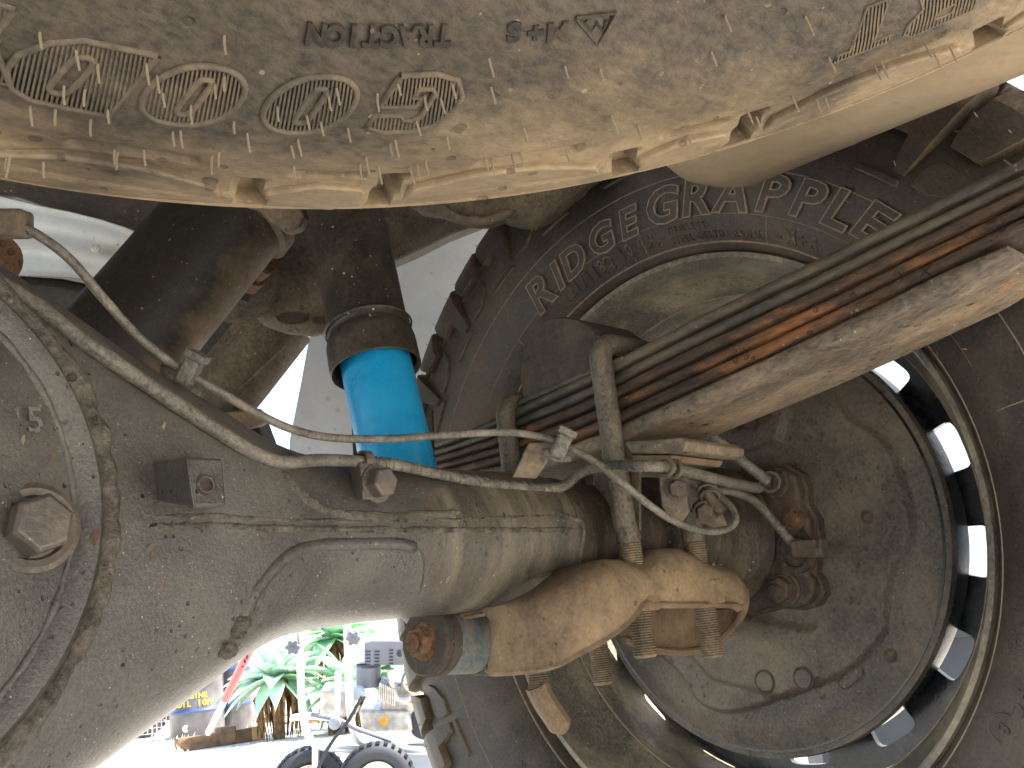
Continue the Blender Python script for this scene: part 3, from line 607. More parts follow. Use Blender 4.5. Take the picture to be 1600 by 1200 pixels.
ubolt('u-bolt in front of the bump stop with its legs crossing the leaf stack', -.156, q1b[0], -.063, ztop(-.063)+.012, q1[2], q1b[2], .0078, -.012, -.012)
yu2 = PX(793, 650, -.15)[1]
ubolt('u-bolt furthest along the spring, left of the bump stop, ends showing below the arm', -.152, q2b[0], float(yu2), ztop(yu2)+.006, q2[2], q2b[2], .0075, -.03, -.03)
for px, py in ((1078, 845),):
    pass
# ================================================================== LOWER SPRING PLATE
sp_ = thing('spring_plate', 'tan muddy pressed plate under the axle holding the u-bolts and shock eye', 'spring plate', (-.15, -.03, -.05))
topc = [(1163, 930, -.070), (1158, 906, -.070), (1143, 891, -.070), (1112, 886, -.070), (1085, 869, -.070), (1060, 862, -.070), (1032, 867, -.070), (1005, 884, -.072), (962, 880, -.072), (922, 895, -.072), (880, 926, -.068), (830, 947, -.050), (775, 958, -.020), (766, 958, -.014)]
botc = [(1156, 948, -.070), (1146, 942, -.070), (1128, 941, -.071), (1100, 941, -.071), (1075, 941, -.071), (1050, 941, -.071), (1020, 940, -.072), (1003, 940, -.074), (985, 965, -.074), (955, 990, -.074), (915, 1012, -.068), (860, 1038, -.050), (775, 1047, -.020), (764, 1040, -.014)]
def dens(c_): return catmull([PY(a, b_, y) for a, b_, y in c_], 5)
T1, B1 = dens(topc), dens(botc); n = len(T1); b = MB(); K = 6; vs = []
for i in range(n):
    top, bt = T1[i], B1[i]
    # section: back of deck -> rounded top edge -> face -> rounded lip
    sec_ = [top+V([0, .09 if i < n-22 else .035, -.001]), top+V([0, .03, .002]), top+V([0, .012, .0025]), top+V([0, .004, .001]), top+V([0, .0, -.003])]
    for k in range(1, 6): sec_.append(top+(bt-top)*k/5.+V([0, -.0035*math.sin(math.pi*k/5), 0]))
    sec_ += [bt+V([0, -.002, -.0012]), bt+V([0, .002, -.002]), bt+V([0, .004, .0])]
    vs += sec_
m_ = len(sec_)
b.add(vs, [(i*m_+k, i*m_+k+1, (i+1)*m_+k+1, (i+1)*m_+k) for i in range(n-1) for k in range(m_-1)])
o = b.obj('pressed_plate', M['tan'], sp_, 50); sol = o.modifiers.new('thick', 'SOLIDIFY'); sol.thickness = .0035; sol.offset = 0
b = MB(); ff = [PY(*q, .008) for q in [(952, 975), (985, 1002), (1020, 1016), (1062, 1022), (1100, 1014), (1135, 995), (1158, 960), (1164, 930), (1140, 915), (960, 925)]]
b.prism(ff, (0, .004, 0)); b.obj('rear_flange', M['tan'], sp_, 30, bevel=.001)
ed = catmull([PY(a, b_, y) for a, b_, y in [(1164, 925, -.068), (1163, 950, -.05), (1150, 975, -.02), (1125, 1000, .0), (1085, 1018, .006), (1030, 1016, .006), (975, 1000, .006)]], 6)
b = MB(); b.tube(ed, .003, 8); b.obj('rolled_lip', M['tan'], sp_)
# rear rail beneath the drum (parking brake strut seen low left)
o = thing('bent_rod', 'flattened dusty bar end hanging below the shortest threaded end, against the rim', 'rod', PD(862, 1100, .70))
cc = catmull([PD(838, 1070, .66), PD(850, 1095, .66), PD(868, 1122, .66), PD(882, 1144, .66)], 5)
b = MB(); b.tube(cc, [.0085]*(len(cc)-3)+[.008, .006, .003], 8); b.obj('bar', M['tan'], o, 30)
b = MB(); b.prism([PD(*q, .668) for q in [(838, 1085), (856, 1112), (850, 1124), (832, 1096)]], FW*.004); b.obj('tab', M['rusty'], o, 30)

# ================================================================== SHOCK ABSORBER
E0 = V([-.222, .028, -.060]); S1 = PD(621, 720, .66); S0 = PD(538, 300, .76)
shock = thing('shock_absorber', 'bright blue shock absorber with a black dust tube, behind the axle', 'shock absorber', tuple(E0))
dirS = unit(S0-S1)
def on(px, py, d): return PD(px, py, d)
a0 = PD(632, 770, .655); a1 = PD(577, 520, .704)
b = MB(); b.tube([a0, a1], .0262, 48); b.obj('body', M['blue'], shock, 30)
m0 = PD(588, 580, .688); m1 = PD(577, 525, .70); m2 = PD(573, 505, .703); m3 = PD(534, 300, .76); m4 = PD(515, 200, .79)
L_ = lambda p, q, t: p+(q-p)*t
b = MB(); axs = unit(m3-m0); d0 = np.linalg.norm(m2-m0); d3 = np.linalg.norm(m4-m0)
b.lathe(m0, m4-m0, [(.004, .0305), (0, .0325), (.001, .0335), (.022, .0332), (.027, .0322), (.030, .0300), (.033, .0300), (.036, .0316), (.040, .0300), (d3, .0300)], 56); b.obj('dust_tube', M['dustt'], shock, 40)
b = MB(); b.lathe(m0+axs*.0345, m4-m0, [(0, .0322), (.0015, .0334), (.003, .0322)], 56); b.obj('clamp_band', M['dustt'], shock)
# lower eye
ex = unit(PD(770, 1000, .635)-PD(650, 1002, .585)); e0 = PD(662, 1003, .585)
b = MB(); b.lathe(e0, ex, [(.012, .006), (.012, .0205), (.002, .0212), (0, .0195), (-.001, .012)], 48); b.obj('eye_washer', M['bump'], shock, 30)
b = MB(); b.lathe(e0+ex*.012, ex, [(0, .0198), (.002, .0203), (.030, .0205), (.033, .0198)], 56, caps=True); b.obj('eye', M['blued'], shock, 30)
b = MB(); b.lathe(e0+ex*.006, ex, [(0, .0212), (.006, .0216), (.008, .0205)], 56); b.obj('eye_rubber', M['bump'], shock, 30)
b = MB(); b.lathe(e0+ex*.045, ex, [(0, .0205), (.004, .022), (.008, .0215), (.012, .0225), (.016, .021), (.03, .018)], 56, caps=True); b.obj('eye_rubber', M['bump'], shock, 30)
b = MB(); b.hexa(e0+ex*.0, -ex, .0095, .008, rot=.2); b.lathe(e0+ex*.001, -ex, [(0, .0125), (.002, .012)], 24, caps=True); b.lathe(e0-ex*.009, -ex, [(0, .006), (.002, .0055)], 16, caps=True); o = b.obj('mounting_bolt', M['rusty'], shock, 25, bevel=.0012)
b = MB(); b.tube([e0+ex*.028, PD(660, 930, .64), a0], [.016, .022, .0285], 32); b.obj('lower_neck', M['blued'], shock)

# ================================================================== BRAKE LINES AND CABLES
def cable(name, label, cat, pts, r, mt, k=8, extra=None, n=12, group=None):
    P = catmull(pts, k); t = thing(name, label, cat, P[0], group)
    b = MB(); b.tube(P, r, n); b.obj('pipe' if 'line' in name else 'sheath', mt, t, 60)
    return t, P
def clampring(p, d, r, w_, mt, parent, name='clip_ring'):
    b = MB(); b.lathe(V(p)-unit(d)*w_/2, d, [(0, r), (0, r*1.35), (w_, r*1.35), (w_, r)], 20, loop=True); b.obj(name, mt, parent, 30)
A_pts = [PD(-60, 335, .40), PD(22, 352, .405), PD(60, 368, .41), PD(110, 406, .42), (PD(165, 470, .43)), PD(220, 530, .44), PD(284, 578, .45), PD(330, 604, .455), PD(400, 645, .465), PD(460, 672, .48), PD(520, 684, .50), PD(600, 686, .52), PD(680, 681, .53), PD(740, 677, .535), PD(800, 676, .54), PD(850, 684, .545), PD(890, 700, .54), PD(930, 722, .535), PD(975, 757, .53), PD(1020, 793, .54), PD(1055, 815, .56), PD(1095, 829, .585), PD(1130, 829, .60), PD(1149, 815, .61), PD(1145, 795, .62), PD(1128, 778, .63), PD(1112, 765, .64)]
ta, PA = cable('brake_hose', 'upper grey brake hose sweeping across the blue shock and looping at its end', 'brake hose', A_pts, .0022, M['line'], 8)
B_pts = [PY(-60, 415, -.06), PY(0, 444, -.06), PY(60, 480, -.062), PY(120, 526, -.064), PY(200, 580, -.064), PY(270, 627, -.062), PY(330, 666, -.060), PY(390, 703, -.055), PY(440, 722, -.050), PY(500, 719, -.047), PY(560, 721, -.044), PY(620, 727, -.040), PY(700, 744, -.036), PY(780, 758, -.034), PY(850, 764, -.034), PY(880, 760, -.036), PY(900, 744, -.04), PY(925, 731, -.05), PY(960, 727, -.075), PD(1005, 728, .56), PD(1048, 731, .58), PD(1090, 741, .60), PD(1140, 754, .64), PD(1185, 763, .68)]
tb_, PB = cable('brake_line', 'lower metal brake line hugging the top of the axle from left to hub', 'brake line', B_pts, [.0043]*40+[.0042]*60+[.0033]*300, M['line'], 8) if False else (None, None)
P = catmull(B_pts, 8); tb_ = thing('brake_line', 'lower metal brake line hugging the top of the axle from left to hub', 'brake line', P[0])
b = MB(); N_ = len(P); b.tube(P, [float(np.interp(i/N_, [0, .3, .5, .8, 1], [.0038, .0036, .0031, .0033, .0038])) for i in range(N_)], 14); b.obj('pipe', M['line'], tb_, 60)
sp2 = MB(); hel = []
for i in range(0, 700):
    t = i/700*(N_*.46)+N_*.44; j = int(t)
    if j+1 >= N_-30: break
    p = P[j]+(P[j+1]-P[j])*(t-j); d = unit(P[j+1]-P[j]); _, u_, w_ = frame(d); rr = float(np.interp(j/N_, [0, .3, .5, .8, 1], [.0038, .0036, .0031, .0033, .0038]))+.0001
    hel.append(p+(u_*math.cos(i*.5)+w_*math.sin(i*.5))*rr)
sp2.tube(hel, .0005, 5); sp2.obj('spiral_guard', M['line'], tb_, 60)
C_pts = [PD(1060, 745, .66), PD(1110, 764, .66), PD(1145, 768, .67), PX(1180, 784, -.02), PX(1212, 818, .005), PX(1232, 842, .010), PX(1246, 856, .012)]
tc_, PC_ = cable('brake_pipe', 'thin curved brake pipe ending in a square union on the backing plate', 'brake pipe', C_pts, .0032, M['line'], 8)
for i in range(-9, -2): clampring(PC_[i*2], PC_[i*2]-PC_[i*2-1], .0027, .0015, M['line'], tc_, 'spring_coil')
b = MB(); e_ = PX(1262, 857, .012); b.box(e_, (.0105, .0065, .0065), [unit(PX(1290, 856, .0)-PX(1240, 858, .0)), V([1, 0, 0]), V([0, 0, 1])]); b.obj('union_block', M['hub'], tc_, 30, bevel=.001)
b = MB(); b.hexa(PX(1276, 857, .012), unit(PX(1290, 856, .0)-PX(1240, 858, .0)), .0072, .007); b.obj('union_nut', M['hub'], tc_, 25)
tr_, PR_ = cable('brake_cable', 'straight grey rod running down behind the spring pad to the upper flange stud', 'cable', [PD(1085, 655, .70), PD(1140, 705, .70), PD(1200, 752, .70)], .0042, M['line'], 3)
clampring(PD(1203, 753, .70), ray(1203, 753), .006, .008, M['flange'], tr_, 'cable_end')
# clips
def clip(t, p, d, mt, s_=1.0):
    d = unit(d); v_ = unit(np.cross(d, FW)); w_ = np.cross(d, v_)
    b = MB(); b.box(V(p)+w_*.0*s_, (.0045*s_, .0075*s_, .006*s_), [d, v_, w_]); b.obj('clip', mt, t, 30, bevel=.002)
    b = MB(); b.box(V(p)+v_*.009*s_, (.0055*s_, .0022*s_, .0065*s_), [d, v_, w_]); b.obj('clip', mt, t, 30, bevel=.0008)
clip(ta, PD(296, 580, .45), PD(340, 608, .45)-PD(284, 578, .45), M['line'], .9)
clip(ta, PD(876, 697, .538), PD(920, 715, .54)-PD(850, 684, .54), M['line'], 1)
b = MB(); b.prism([PD(*q, .462) for q in [(252, 568), (300, 590), (318, 606), (304, 634), (270, 612), (246, 588)]], FW*.003); b.obj('clip_plate', M['line'], ta, 30, bevel=.001)
b = MB(); b.prism([PD(*q, .55) for q in [(826, 692), (868, 690), (856, 722), (838, 748), (800, 746)]], FW*.003); b.obj('clip_plate', M['chasd'], ta, 30, bevel=.001)
b = MB(); b.prism([PD(*q, .545) for q in [(850, 700), (893, 712), (893, 722), (868, 722), (848, 710)]], FW*.004); b.obj('clip_plate', M['line'], ta, 30, bevel=.001)
b = MB(); b.box(PD(5, 350, .408), (.011, .006, .006), [RT, UP, FW]); b.obj('hose_ferrule', M['chasd'], ta, 30, bevel=.002)
for px, py, y in ((570, 722, -.044),): clampring(PY(px, py, y), V([1, 0, 0]), .0046, .005, M['bolt'], tb_)
for px, py, d in ((1040, 730, .577), (1052, 733, .582)): clampring(PD(px, py, d), PD(1090, 741, .6)-PD(1005, 728, .56), .0048, .003, M['chasd'], tb_)
# brackets on the hub end
hb = thing('brake_line_bracket', 'pair of small grimy steel brackets holding the brake lines beside the hub', 'bracket', tuple(PD(1060, 790, .6)))
for pts, d, mt in (([(1030, 742), (1066, 740), (1074, 775), (1078, 800), (1060, 826), (1046, 812), (1034, 790)], .598, 'chasd'), ([(1082, 790), (1104, 772), (1122, 782), (1132, 808), (1138, 822), (1112, 824), (1088, 812)], .632, 'chasd'), ([(1060, 700), (1070, 740), (1082, 802), (1064, 800), (1050, 742), (1040, 708)], .63, 'hub')):
    b = MB(); b.prism([PD(*q, d) for q in pts], FW*.004); b.obj('bracket_plate', M[mt], hb, 30, bevel=.001)
for px, py, d in ((1058, 762, .596), (1100, 800, .629)):
    b = MB(); b.hexa(PD(px, py, d), -FW, .0062, .005, rot=.5); b.lathe(PD(px, py, d), -FW, [(0, .0078), (.0015, .0078)], 20, caps=True); b.obj('bolt', M['flange'], hb, 25)
clampring(PD(1106, 766, .628), V([.6, .3, .8]), .0052, .003, M['chasd'], hb); clampring(PD(1110, 775, .628), V([.6, .3, .8]), .0052, .003, M['chasd'], hb)
b = MB(); b.tube(catmull([PD(1106, 757, .64), PD(1104, 764, .632), PD(1112, 782, .63), PD(1130, 800, .626)], 5), .0045, 12); b.obj('rubber_boot', M['hub'], hb)

# ================================================================== SPARE TYRE
spare = thing('spare_tyre', 'dusty tan coated spare tyre slung overhead across the top of the view', 'tyre', (-.605, -.515, .196))
SC = V([-.605, -.515, .196]); SN = unit([.064, .251, 1]); SX = unit(V([1, 0, 0])-SN*SN[0]); SY = np.cross(SN, SX)
sprof = [(.205, -.01), (.215, .004), (.232, .012), (.255, .018), (.280, .0215), (.305, .022), (.325, .0205), (.340, .0165), (.352, .0115), (.362, .0085), (.371, .0070), (.379, .0030), (.3835, -.006), (.387, -.02), (.390, -.05), (.392, -.11), (.390, -.17), (.380, -.215), (.34, -.235), (.28, -.24), (.22, -.225), (.205, -.20)]
def surf_s(r): return float(np.interp(r, [p[0] for p in sprof[:13]], [p[1] for p in sprof[:13]]))
def SP(r, a, off): return SC+(SX*math.cos(a)+SY*math.sin(a))*r-SN*off
def spolar(px, py, off=.02):
    cc_ = SC-SN*off; d = ray(px, py); t = ((cc_-CAM)@SN)/(d@SN); v_ = CAM+t*d-cc_; return math.atan2(v_@SY, v_@SX), float(np.linalg.norm(v_))
sb = MB(); pr = catmull([(a, b_, 0) for a, b_ in sprof], 5); NS = 960; vs = []
pr = [p for p in pr[:-1] if not (.345 < p[0] < .3835 and p[1] > -.0055)]
i0 = max(i for i, p in enumerate(pr) if p[0] <= .345 and i < 60 and p[1] > 0)
pr = pr[:i0+1]+[V([r, surf_s(r), 0]) for r in np.arange(.3462, .3834, .0012)]+pr[i0+1:]
def pit(r, ad):
    ad = (ad-3) % 22.5; t = 0
    for lo, hi, r0, r1, dp, sl in ((13.4, 14.7, .353, .3785, .0085, 30), (21.1, 22.9, .358, .3785, .008, -30), (-1.4, .1, .358, .3785, .008, -30), (6.2, 8.8, .3655, .3745, 0, 0), (15.6, 19.5, .350, .3555, .003, 0), (2.5, 9, .3455, .3505, .003, 0)):
        q = ad-sl*(r-.366); e = min(q-lo, hi-q)*.0065; f_ = min(r-r0, r1-r); t = max(t, dp*sm(min(e, f_), -.0004, .0012))
    return t
def sm(x, a, b_): t = min(1, max(0, (x-a)/(b_-a))); return t*t*(3-2*t)
for p in pr:
    for k in range(NS):
        d_ = pit(p[0], k*360/NS) if .344 < p[0] < .3835 and p[1] > -.006 else 0
        vs.append(SP(p[0], 2*math.pi*k/NS, p[1]-d_+.0006*math.sin(k*.115+p[0]*90)*math.sin(k*.035)))
m_ = len(pr); sb.add(vs, [(i*NS+k, i*NS+(k+1) % NS, ((i+1) % m_)*NS+(k+1) % NS, ((i+1) % m_)*NS+k) for i in range(m_) for k in range(NS)])
sb.obj('carcass', M['rubber2'], spare, 60)
# sculpted shoulder blocks
def blk(poly, h, name='shoulder_block', mt='rubber2', bev=.0015, base=.006):
    b = MB(); n = len(poly); out = [SP(r, a, surf_s(r)+h) for a, r in poly]; inn = [SP(r, a, surf_s(r)-base) for a, r in poly]
    b.add(inn+out, [tuple(range(n, 2*n)), tuple(range(n-1, -1, -1))]+[(i, (i+1) % n, (i+1) % n+n, i+n) for i in range(n)])
    return b.obj(name, M[mt], spare, 30, bevel=bev)
D = math.radians
NB = 16
for i in range(NB):
    a = i*2*math.pi/NB+D(3)
    ar = lambda lo, hi, r: [(a+D(lo+(hi-lo)*j/4), r) for j in range(5)]
    blk([(a, .3815)]+[(a+D(x), .3815) for x in (3, 6, 9, 12)]+[(a+D(13.4), .3815), (a+D(12.6), .362), (a+D(9), .353), (a+D(5), .353), (a+D(1.2), .362)], .0034)
    blk([(a+D(14.6), .382), (a+D(17), .381), (a+D(20.6), .382), (a+D(21), .365), (a+D(18), .358), (a+D(15.4), .362)], .0026)
for k in range(60):   # tread blocks on the edge
    a = k*2*math.pi/60; b = MB(); a2 = a+D(4.6); vs = [SP(r, q, o_) for q in (a, a2) for r, o_ in ((.38, -.012), (.399, -.016), (.401, -.05), (.385, -.05))]
    b.add(vs, [(0, 1, 2, 3), (7, 6, 5, 4), (0, 4, 5, 1), (1, 5, 6, 2), (2, 6, 7, 3), (3, 7, 4, 0)]); b.obj('tread_block', M['rubber2'], spare, 30, bevel=.001)
P = [SP(.3795, t, surf_s(.3795)+.0005) for t in np.linspace(0, 2*math.pi, 200)]; b = MB(); b.tube(P, .0009, 6, caps=False); b.obj('mould_line', M['rubber2'], spare)
P = [SP(.268, t, surf_s(.268)+.0002) for t in np.linspace(0, 2*math.pi, 200)]; b = MB(); b.tube(P, .0009, 6, caps=False); b.obj('mould_line', M['rubber2'], spare)
# logo letters: outline ridge + fine ribs
def inpoly_iv(polys, u):
    ys = []
    for P_ in polys:
        for (x1, y1), (x2, y2) in zip(P_, P_[1:]+P_[:1]):
            if (x1 > u) != (x2 > u): ys.append(y1+(u-x1)*(y2-y1)/(x2-x1))
    ys.sort(); return list(zip(ys[::2], ys[1::2]))
def logo(px, py, polys, scale=1.0, shear=.35, ridge=.0011, pitch=.00125, rot=0):
    a0_, r0_ = spolar(px, py, .0215)
    def tf(p):
        u_, v_ = p[0]*scale, p[1]*scale; return (u_+shear*v_, v_)
    PP = [[tf(p) for p in q] for q in polys]
    def place(u_, v_, h): r = r0_+v_; return SP(r, a0_+u_/r0_, surf_s(r)+h)
    for q in PP:
        pts = [place(*p, .0004) for p in q]+[place(*q[0], .0004)]
        b = MB(); b.tube(pts, ridge, 8, caps=False); b.obj('letter_outline', M['rubberc'], spare, 60)
    lo = min(p[0] for p in PP[0]); hi = max(p[0] for p in PP[0]); b1 = MB(); b2 = MB(); u_ = lo+pitch/2
    while u_ < hi:
        for y0, y1 in inpoly_iv(PP, u_):
            if y1-y0 < .0008: continue
            n_ = max(2, int((y1-y0)/.004))
            ys = np.linspace(y0, y1, n_+1)
            for b, hw, h in ((b1, pitch*.24, .0009), (b2, pitch*.5, .00025)):
                vs = []
                for y in ys: vs += [place(u_-hw, y, -.001), place(u_-hw, y, h), place(u_+hw, y, h), place(u_+hw, y, -.001)]
                b.add(vs, [(i*4+j, i*4+j+1, (i+1)*4+j+1, (i+1)*4+j) for i in range(n_) for j in range(3)]+[(0, 3, 2, 1), (n_*4, n_*4+1, n_*4+2, n_*4+3)])
        u_ += pitch
    b1.obj('letter_ribs', M['rubberc'], spare); b2.obj('letter', M['rubber3'], spare)
def ell(w_, h_, n=40, e_=1.0, cx=0, cy=0):
    return [(cx+w_*np.sign(math.cos(t))*abs(math.cos(t))**e_, cy+h_*np.sign(math.sin(t))*abs(math.sin(t))**e_) for t in np.linspace(0, 2*math.pi, n+1)[:-1]]
W_, H_ = .0125, .0120
Oo = [ell(W_, H_, 40, .9), ell(.0022, .0075, 24, .6)]
Gg = [[(.0115, -.012), (-.0, -.0125), (-.008, -.010), (-.0125, -.003), (-.0125, .003), (-.009, .0095), (-.002, .0122), (.006, .0122), (.0125, .010), (.012, .0045), (.004, .0045), (.002, .007), (-.001, .007), (-.0028, .005), (-.0028, -.005), (-.001, -.007), (.003, -.007), (.0035, -.0035), (.001, -.0035), (.001, .0005), (.0125, .0005)]]
Dd = [[(-.0135, -.012), (.004, -.012), (.010, -.009), (.014, -.003), (.014, .003), (.010, .009), (.004, .012), (-.0135, .012)], ell(.0026, .0072, 20, .6, .001)]
Yy = [[(-.004, -.012), (.004, -.012), (.004, -.002), (.0145, .012), (.004, .012), (0, .004), (-.004, .012), (-.0145, .012), (-.004, -.002)]]
logo(655, 162, Gg); logo(485, 164, Oo, 1.02); logo(303, 150, Oo, 1.04); logo(118, 118, Dd, 1.12); logo(-50, 55, Yy, 1.1)
Tt = [[(-.003, -.012), (.005, -.012), (.005, .008), (.0095, .008), (.0095, .012), (-.0095, .012), (-.0095, .008), (-.003, .008)]]
Rr = [[(-.011, -.012), (-.002, -.012), (-.002, -.004), (.002, -.004), (.005, -.012), (.0145, -.012), (.0105, -.003), (.014, .002), (.014, .008), (.010, .012), (-.011, .012)], [(-.002, .002), (.003, .002), (.0045, .005), (.003, .007), (-.002, .007)]]
logo(1362, 46, Tt, .98, .22, .0006); logo(1488, 4, Rr, .98, .2, .0006)
def word_s(text, px0, py0, px1, py1, size, ext=.0009, bold=.0003, wide=1):
    (a0_, r0_), (a1_, r1_) = spolar(px0, py0), spolar(px1, py1)
    for i, ch in enumerate(text):
        if ch == ' ': continue
        t = i/(len(text)-1); a, r = a0_+(a1_-a0_)*t, r0_+(r1_-r0_)*t; v, f = glyph(ch, size, ext, bold); b = MB()
        b.add([SP(r+p[1]-size*.35, a+p[0]*wide/r, surf_s(r+p[1]-size*.35)+.0002+p[2]) for p in v], f); b.obj('letter', M['rubber3'], spare, 30)
word_s('TRACTION', 690, 48, 492, 46, .0098, wide=.78); word_s('M+S', 868, 42, 800, 42, .009)
ta0 = [spolar(*q) for q in ((898, 22), (958, 14), (930, 62))]
b = MB(); b.tube([SP(r, a, surf_s(r)+.0004) for a, r in ta0+[ta0[0]]], .0008, 6); b.obj('snow_symbol', M['rubber3'], spare)
b = MB(); tt = [spolar(*q) for q in ((912, 26), (922, 40), (930, 28), (938, 40), (946, 24))]; b.tube([SP(r, a, surf_s(r)+.0004) for a, r in tt], .0007, 6); b.obj('snow_symbol', M['rubber3'], spare)
# hairs on the spare
hr = MB(); hr.tube([(0, 0, 0), (0, 0, .003), (.0003, 0, .006)], [.00042, .0004, .00035], 7); hm = hr.obj('rubber_nub', M['nub']).data
o_ = [q for q in bpy.data.objects if q.data is hm][0]; bpy.data.objects.remove(o_)
hp = [(62, 40), (118, 68), (152, 90), (100, 128), (133, 133), (228, 90), (245, 110), (47, 168), (87, 168), (142, 190), (168, 168), (253, 138), (335, 122), (350, 110), (298, 158), (270, 206), (282, 204), (365, 186), (350, 50), (386, 207), (433, 160), (478, 175), (512, 140), (524, 128), (455, 230), (465, 218), (500, 185), (543, 197), (588, 140), (619, 120), (662, 143), (686, 145), (704, 122), (648, 180), (610, 225), (617, 218), (698, 212), (765, 130), (1130, 20), (1255, 20), (1108, 75), (1295, 90), (935, 100), (955, 180), (818, 200), (762, 85), (880, 95), (1190, 200), (1000, 205)]
for k in range(20): hp.append((random.uniform(0, 900), 262+random.uniform(-16, 22)))
for k in range(10): 
    x_ = random.uniform(900, 1500); hp.append((x_, float(np.interp(x_, [900, 1100, 1300, 1500], [262, 225, 165, 80]))+random.uniform(-12, 12)))
for px, py in hp:
    a, r = spolar(px, py, .02)
    if r > .384: r = .3825
    on_edge = r > .35; p = SP(r, a, surf_s(r)+(.003 if on_edge and r < .378 else 0)); d = Vector(unit(-SN+(SX*math.cos(a)+SY*math.sin(a))*(.15 if not on_edge else .25)+V([random.uniform(-.15, .15), 0, 0])))
    M4 = Matrix.Translation(Vector(p)) @ d.to_track_quat('Z', 'Y').to_matrix().to_4x4() @ Matrix.Diagonal((1, 1, random.uniform(.8, 1.25), 1)); inst(hm, 'rubber_nub', spare, M4)
b = MB(); sr = [(SP(.205, t, 0)) for t in (0,)]; b.lathe(SC, SN, [(.0, .214), (.01, .19), (.12, .19), (.14, .08), (.15, .03)], 64); b.obj('steel_rim', M['black'], spare, 30)

# ================================================================== BODY PIECES ABOVE AND BEHIND
def slab(name, pts, d, th, mt, parent=None, loc=None, bevel=.002, sharp=30):
    P = [PD(*q[:2], q[2] if len(q) > 2 else d) for q in pts]; b = MB(); b.prism(P, FW*th)
    return b.obj(name, M[mt], parent, sharp, bevel=bevel, loc=tuple(P[0]) if parent is None else None)
# tan cylindrical tank / muffler above the spring
mu = thing('muffler', 'smooth tan dusted muffler behind the spare tyre, above the leaf spring', 'muffler', (-.14, -.25, .2))
ma = PD(1140, 176, .62); mz = PD(1800, -165, .40)
rad = .050; axm = unit(mz-ma); b = MB(); Lm = np.linalg.norm(mz-ma)
b.lathe(ma, axm, [(-.062, .002), (-.058, .015), (-.05, .026), (-.036, .037), (-.018, .045), (0, rad), (Lm, rad), (Lm+.02, .0)], 72); b.obj('shell', M['muf'], mu, 60)
# lumpy chassis bracket left of it
ch = thing('chassis_bracket', 'lumpy grimy spring hanger bracket hanging just below the spare tyre edge', 'bracket', tuple(PD(780, 310, .78)))
hang = [(560, 250), (1000, 230), (915, 290), (893, 312), (868, 335), (842, 348), (815, 346), (790, 338), (760, 346), (735, 345), (690, 330), (655, 325)]
slab('bracket_body', hang, .78, .05, 'chasd', ch, bevel=.012)
bead('bracket_lip', [PD(*q, .776) for q in [(640, 318), (680, 322), (720, 342), (760, 344), (800, 330)]], .004, M['chasd'], ch, .15)
cr = thing('chassis_rail', 'dusty brown chassis rail sloping down behind the black shock tube', 'chassis rail', tuple(PD(660, 360, .95)))
slab('rail', [(560, 260), (860, 250), (860, 300), (756, 344), (700, 366), (640, 396), (560, 430)], .95, .06, 'chasd', cr, bevel=.01)
# grey guard sheets behind the shock
gp = thing('wheel_arch_liner', 'flat pale blue grey guard sheet between the shock and the tyre', 'wheel arch liner', tuple(PD(700, 500, 1.3)))
slab('sheet', [(602, 250), (900, 240), (900, 420), (760, 560), (700, 800), (455, 800), (452, 690), (470, 600), (484, 522), (470, 400), (560, 380)], 1.3, .004, 'panel', gp, bevel=.0)
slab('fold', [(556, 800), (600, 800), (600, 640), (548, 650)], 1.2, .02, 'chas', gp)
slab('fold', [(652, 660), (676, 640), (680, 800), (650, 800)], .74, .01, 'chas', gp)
# dark angled cylinder left with end cap
cy = thing('exhaust_can', 'thick dark cylinder angled down behind the axle, one side paled by dust and painted-in bounce light', 'cylinder', tuple(PD(300, 450, .78)))
c0 = PD(366, 330, .80); c1 = PD(128, 615, .72); ax_ = unit(c1-c0)
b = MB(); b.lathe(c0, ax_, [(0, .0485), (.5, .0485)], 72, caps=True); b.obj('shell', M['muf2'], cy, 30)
b = MB(); b.lathe(c0-ax_*.012, ax_, [(0, .03), (0, .052), (.004, .0545), (.016, .0545), (.018, .050)], 64, caps=True); b.obj('end_cap', M['chasd'], cy, 30)
slab('cap_tab', [(356, 320), (380, 305), (462, 312), (478, 335), (468, 356), (446, 364), (430, 352), (400, 328)], .755, .02, 'chasd', cy, bevel=.003)
bead('rusty_rim', [PD(*q, .763) for q in [(388, 322), (410, 336), (436, 351), (462, 358), (474, 340)]], .0014, M['rusty'], cy, .2)
# round boss with bolt behind the cylinder
bo = thing('crossmember_disc', 'round slotted disc with a protruding bolt behind the dark cylinder', 'bracket', tuple(PD(378, 440, .86)))
dax = unit(-FW*.9+UP*-.35+RT*.25)
b = MB(); b.lathe(PD(368, 438, .88), dax, [(-.03, .036), (0, .040), (.006, .040), (.008, .036)], 48, caps=True); b.obj('disc', M['chasd'], bo, 30)
b = MB(); b.prism([PD(*q, .845) for q in [(362, 452), (392, 460), (388, 472), (366, 466)]], FW*.003); b.obj('slot', M['chas'], bo)
b = MB(); b.lathe(PD(386, 442, .86), unit(PD(412, 418, .83)-PD(386, 442, .86)), [(0, .012), (.022, .011), (.022, .008), (.034, .008), (.035, .0085), (.046, .0085), (.047, .007)], 20, caps=True); b.obj('bolt', M['rusty'], bo, 30)
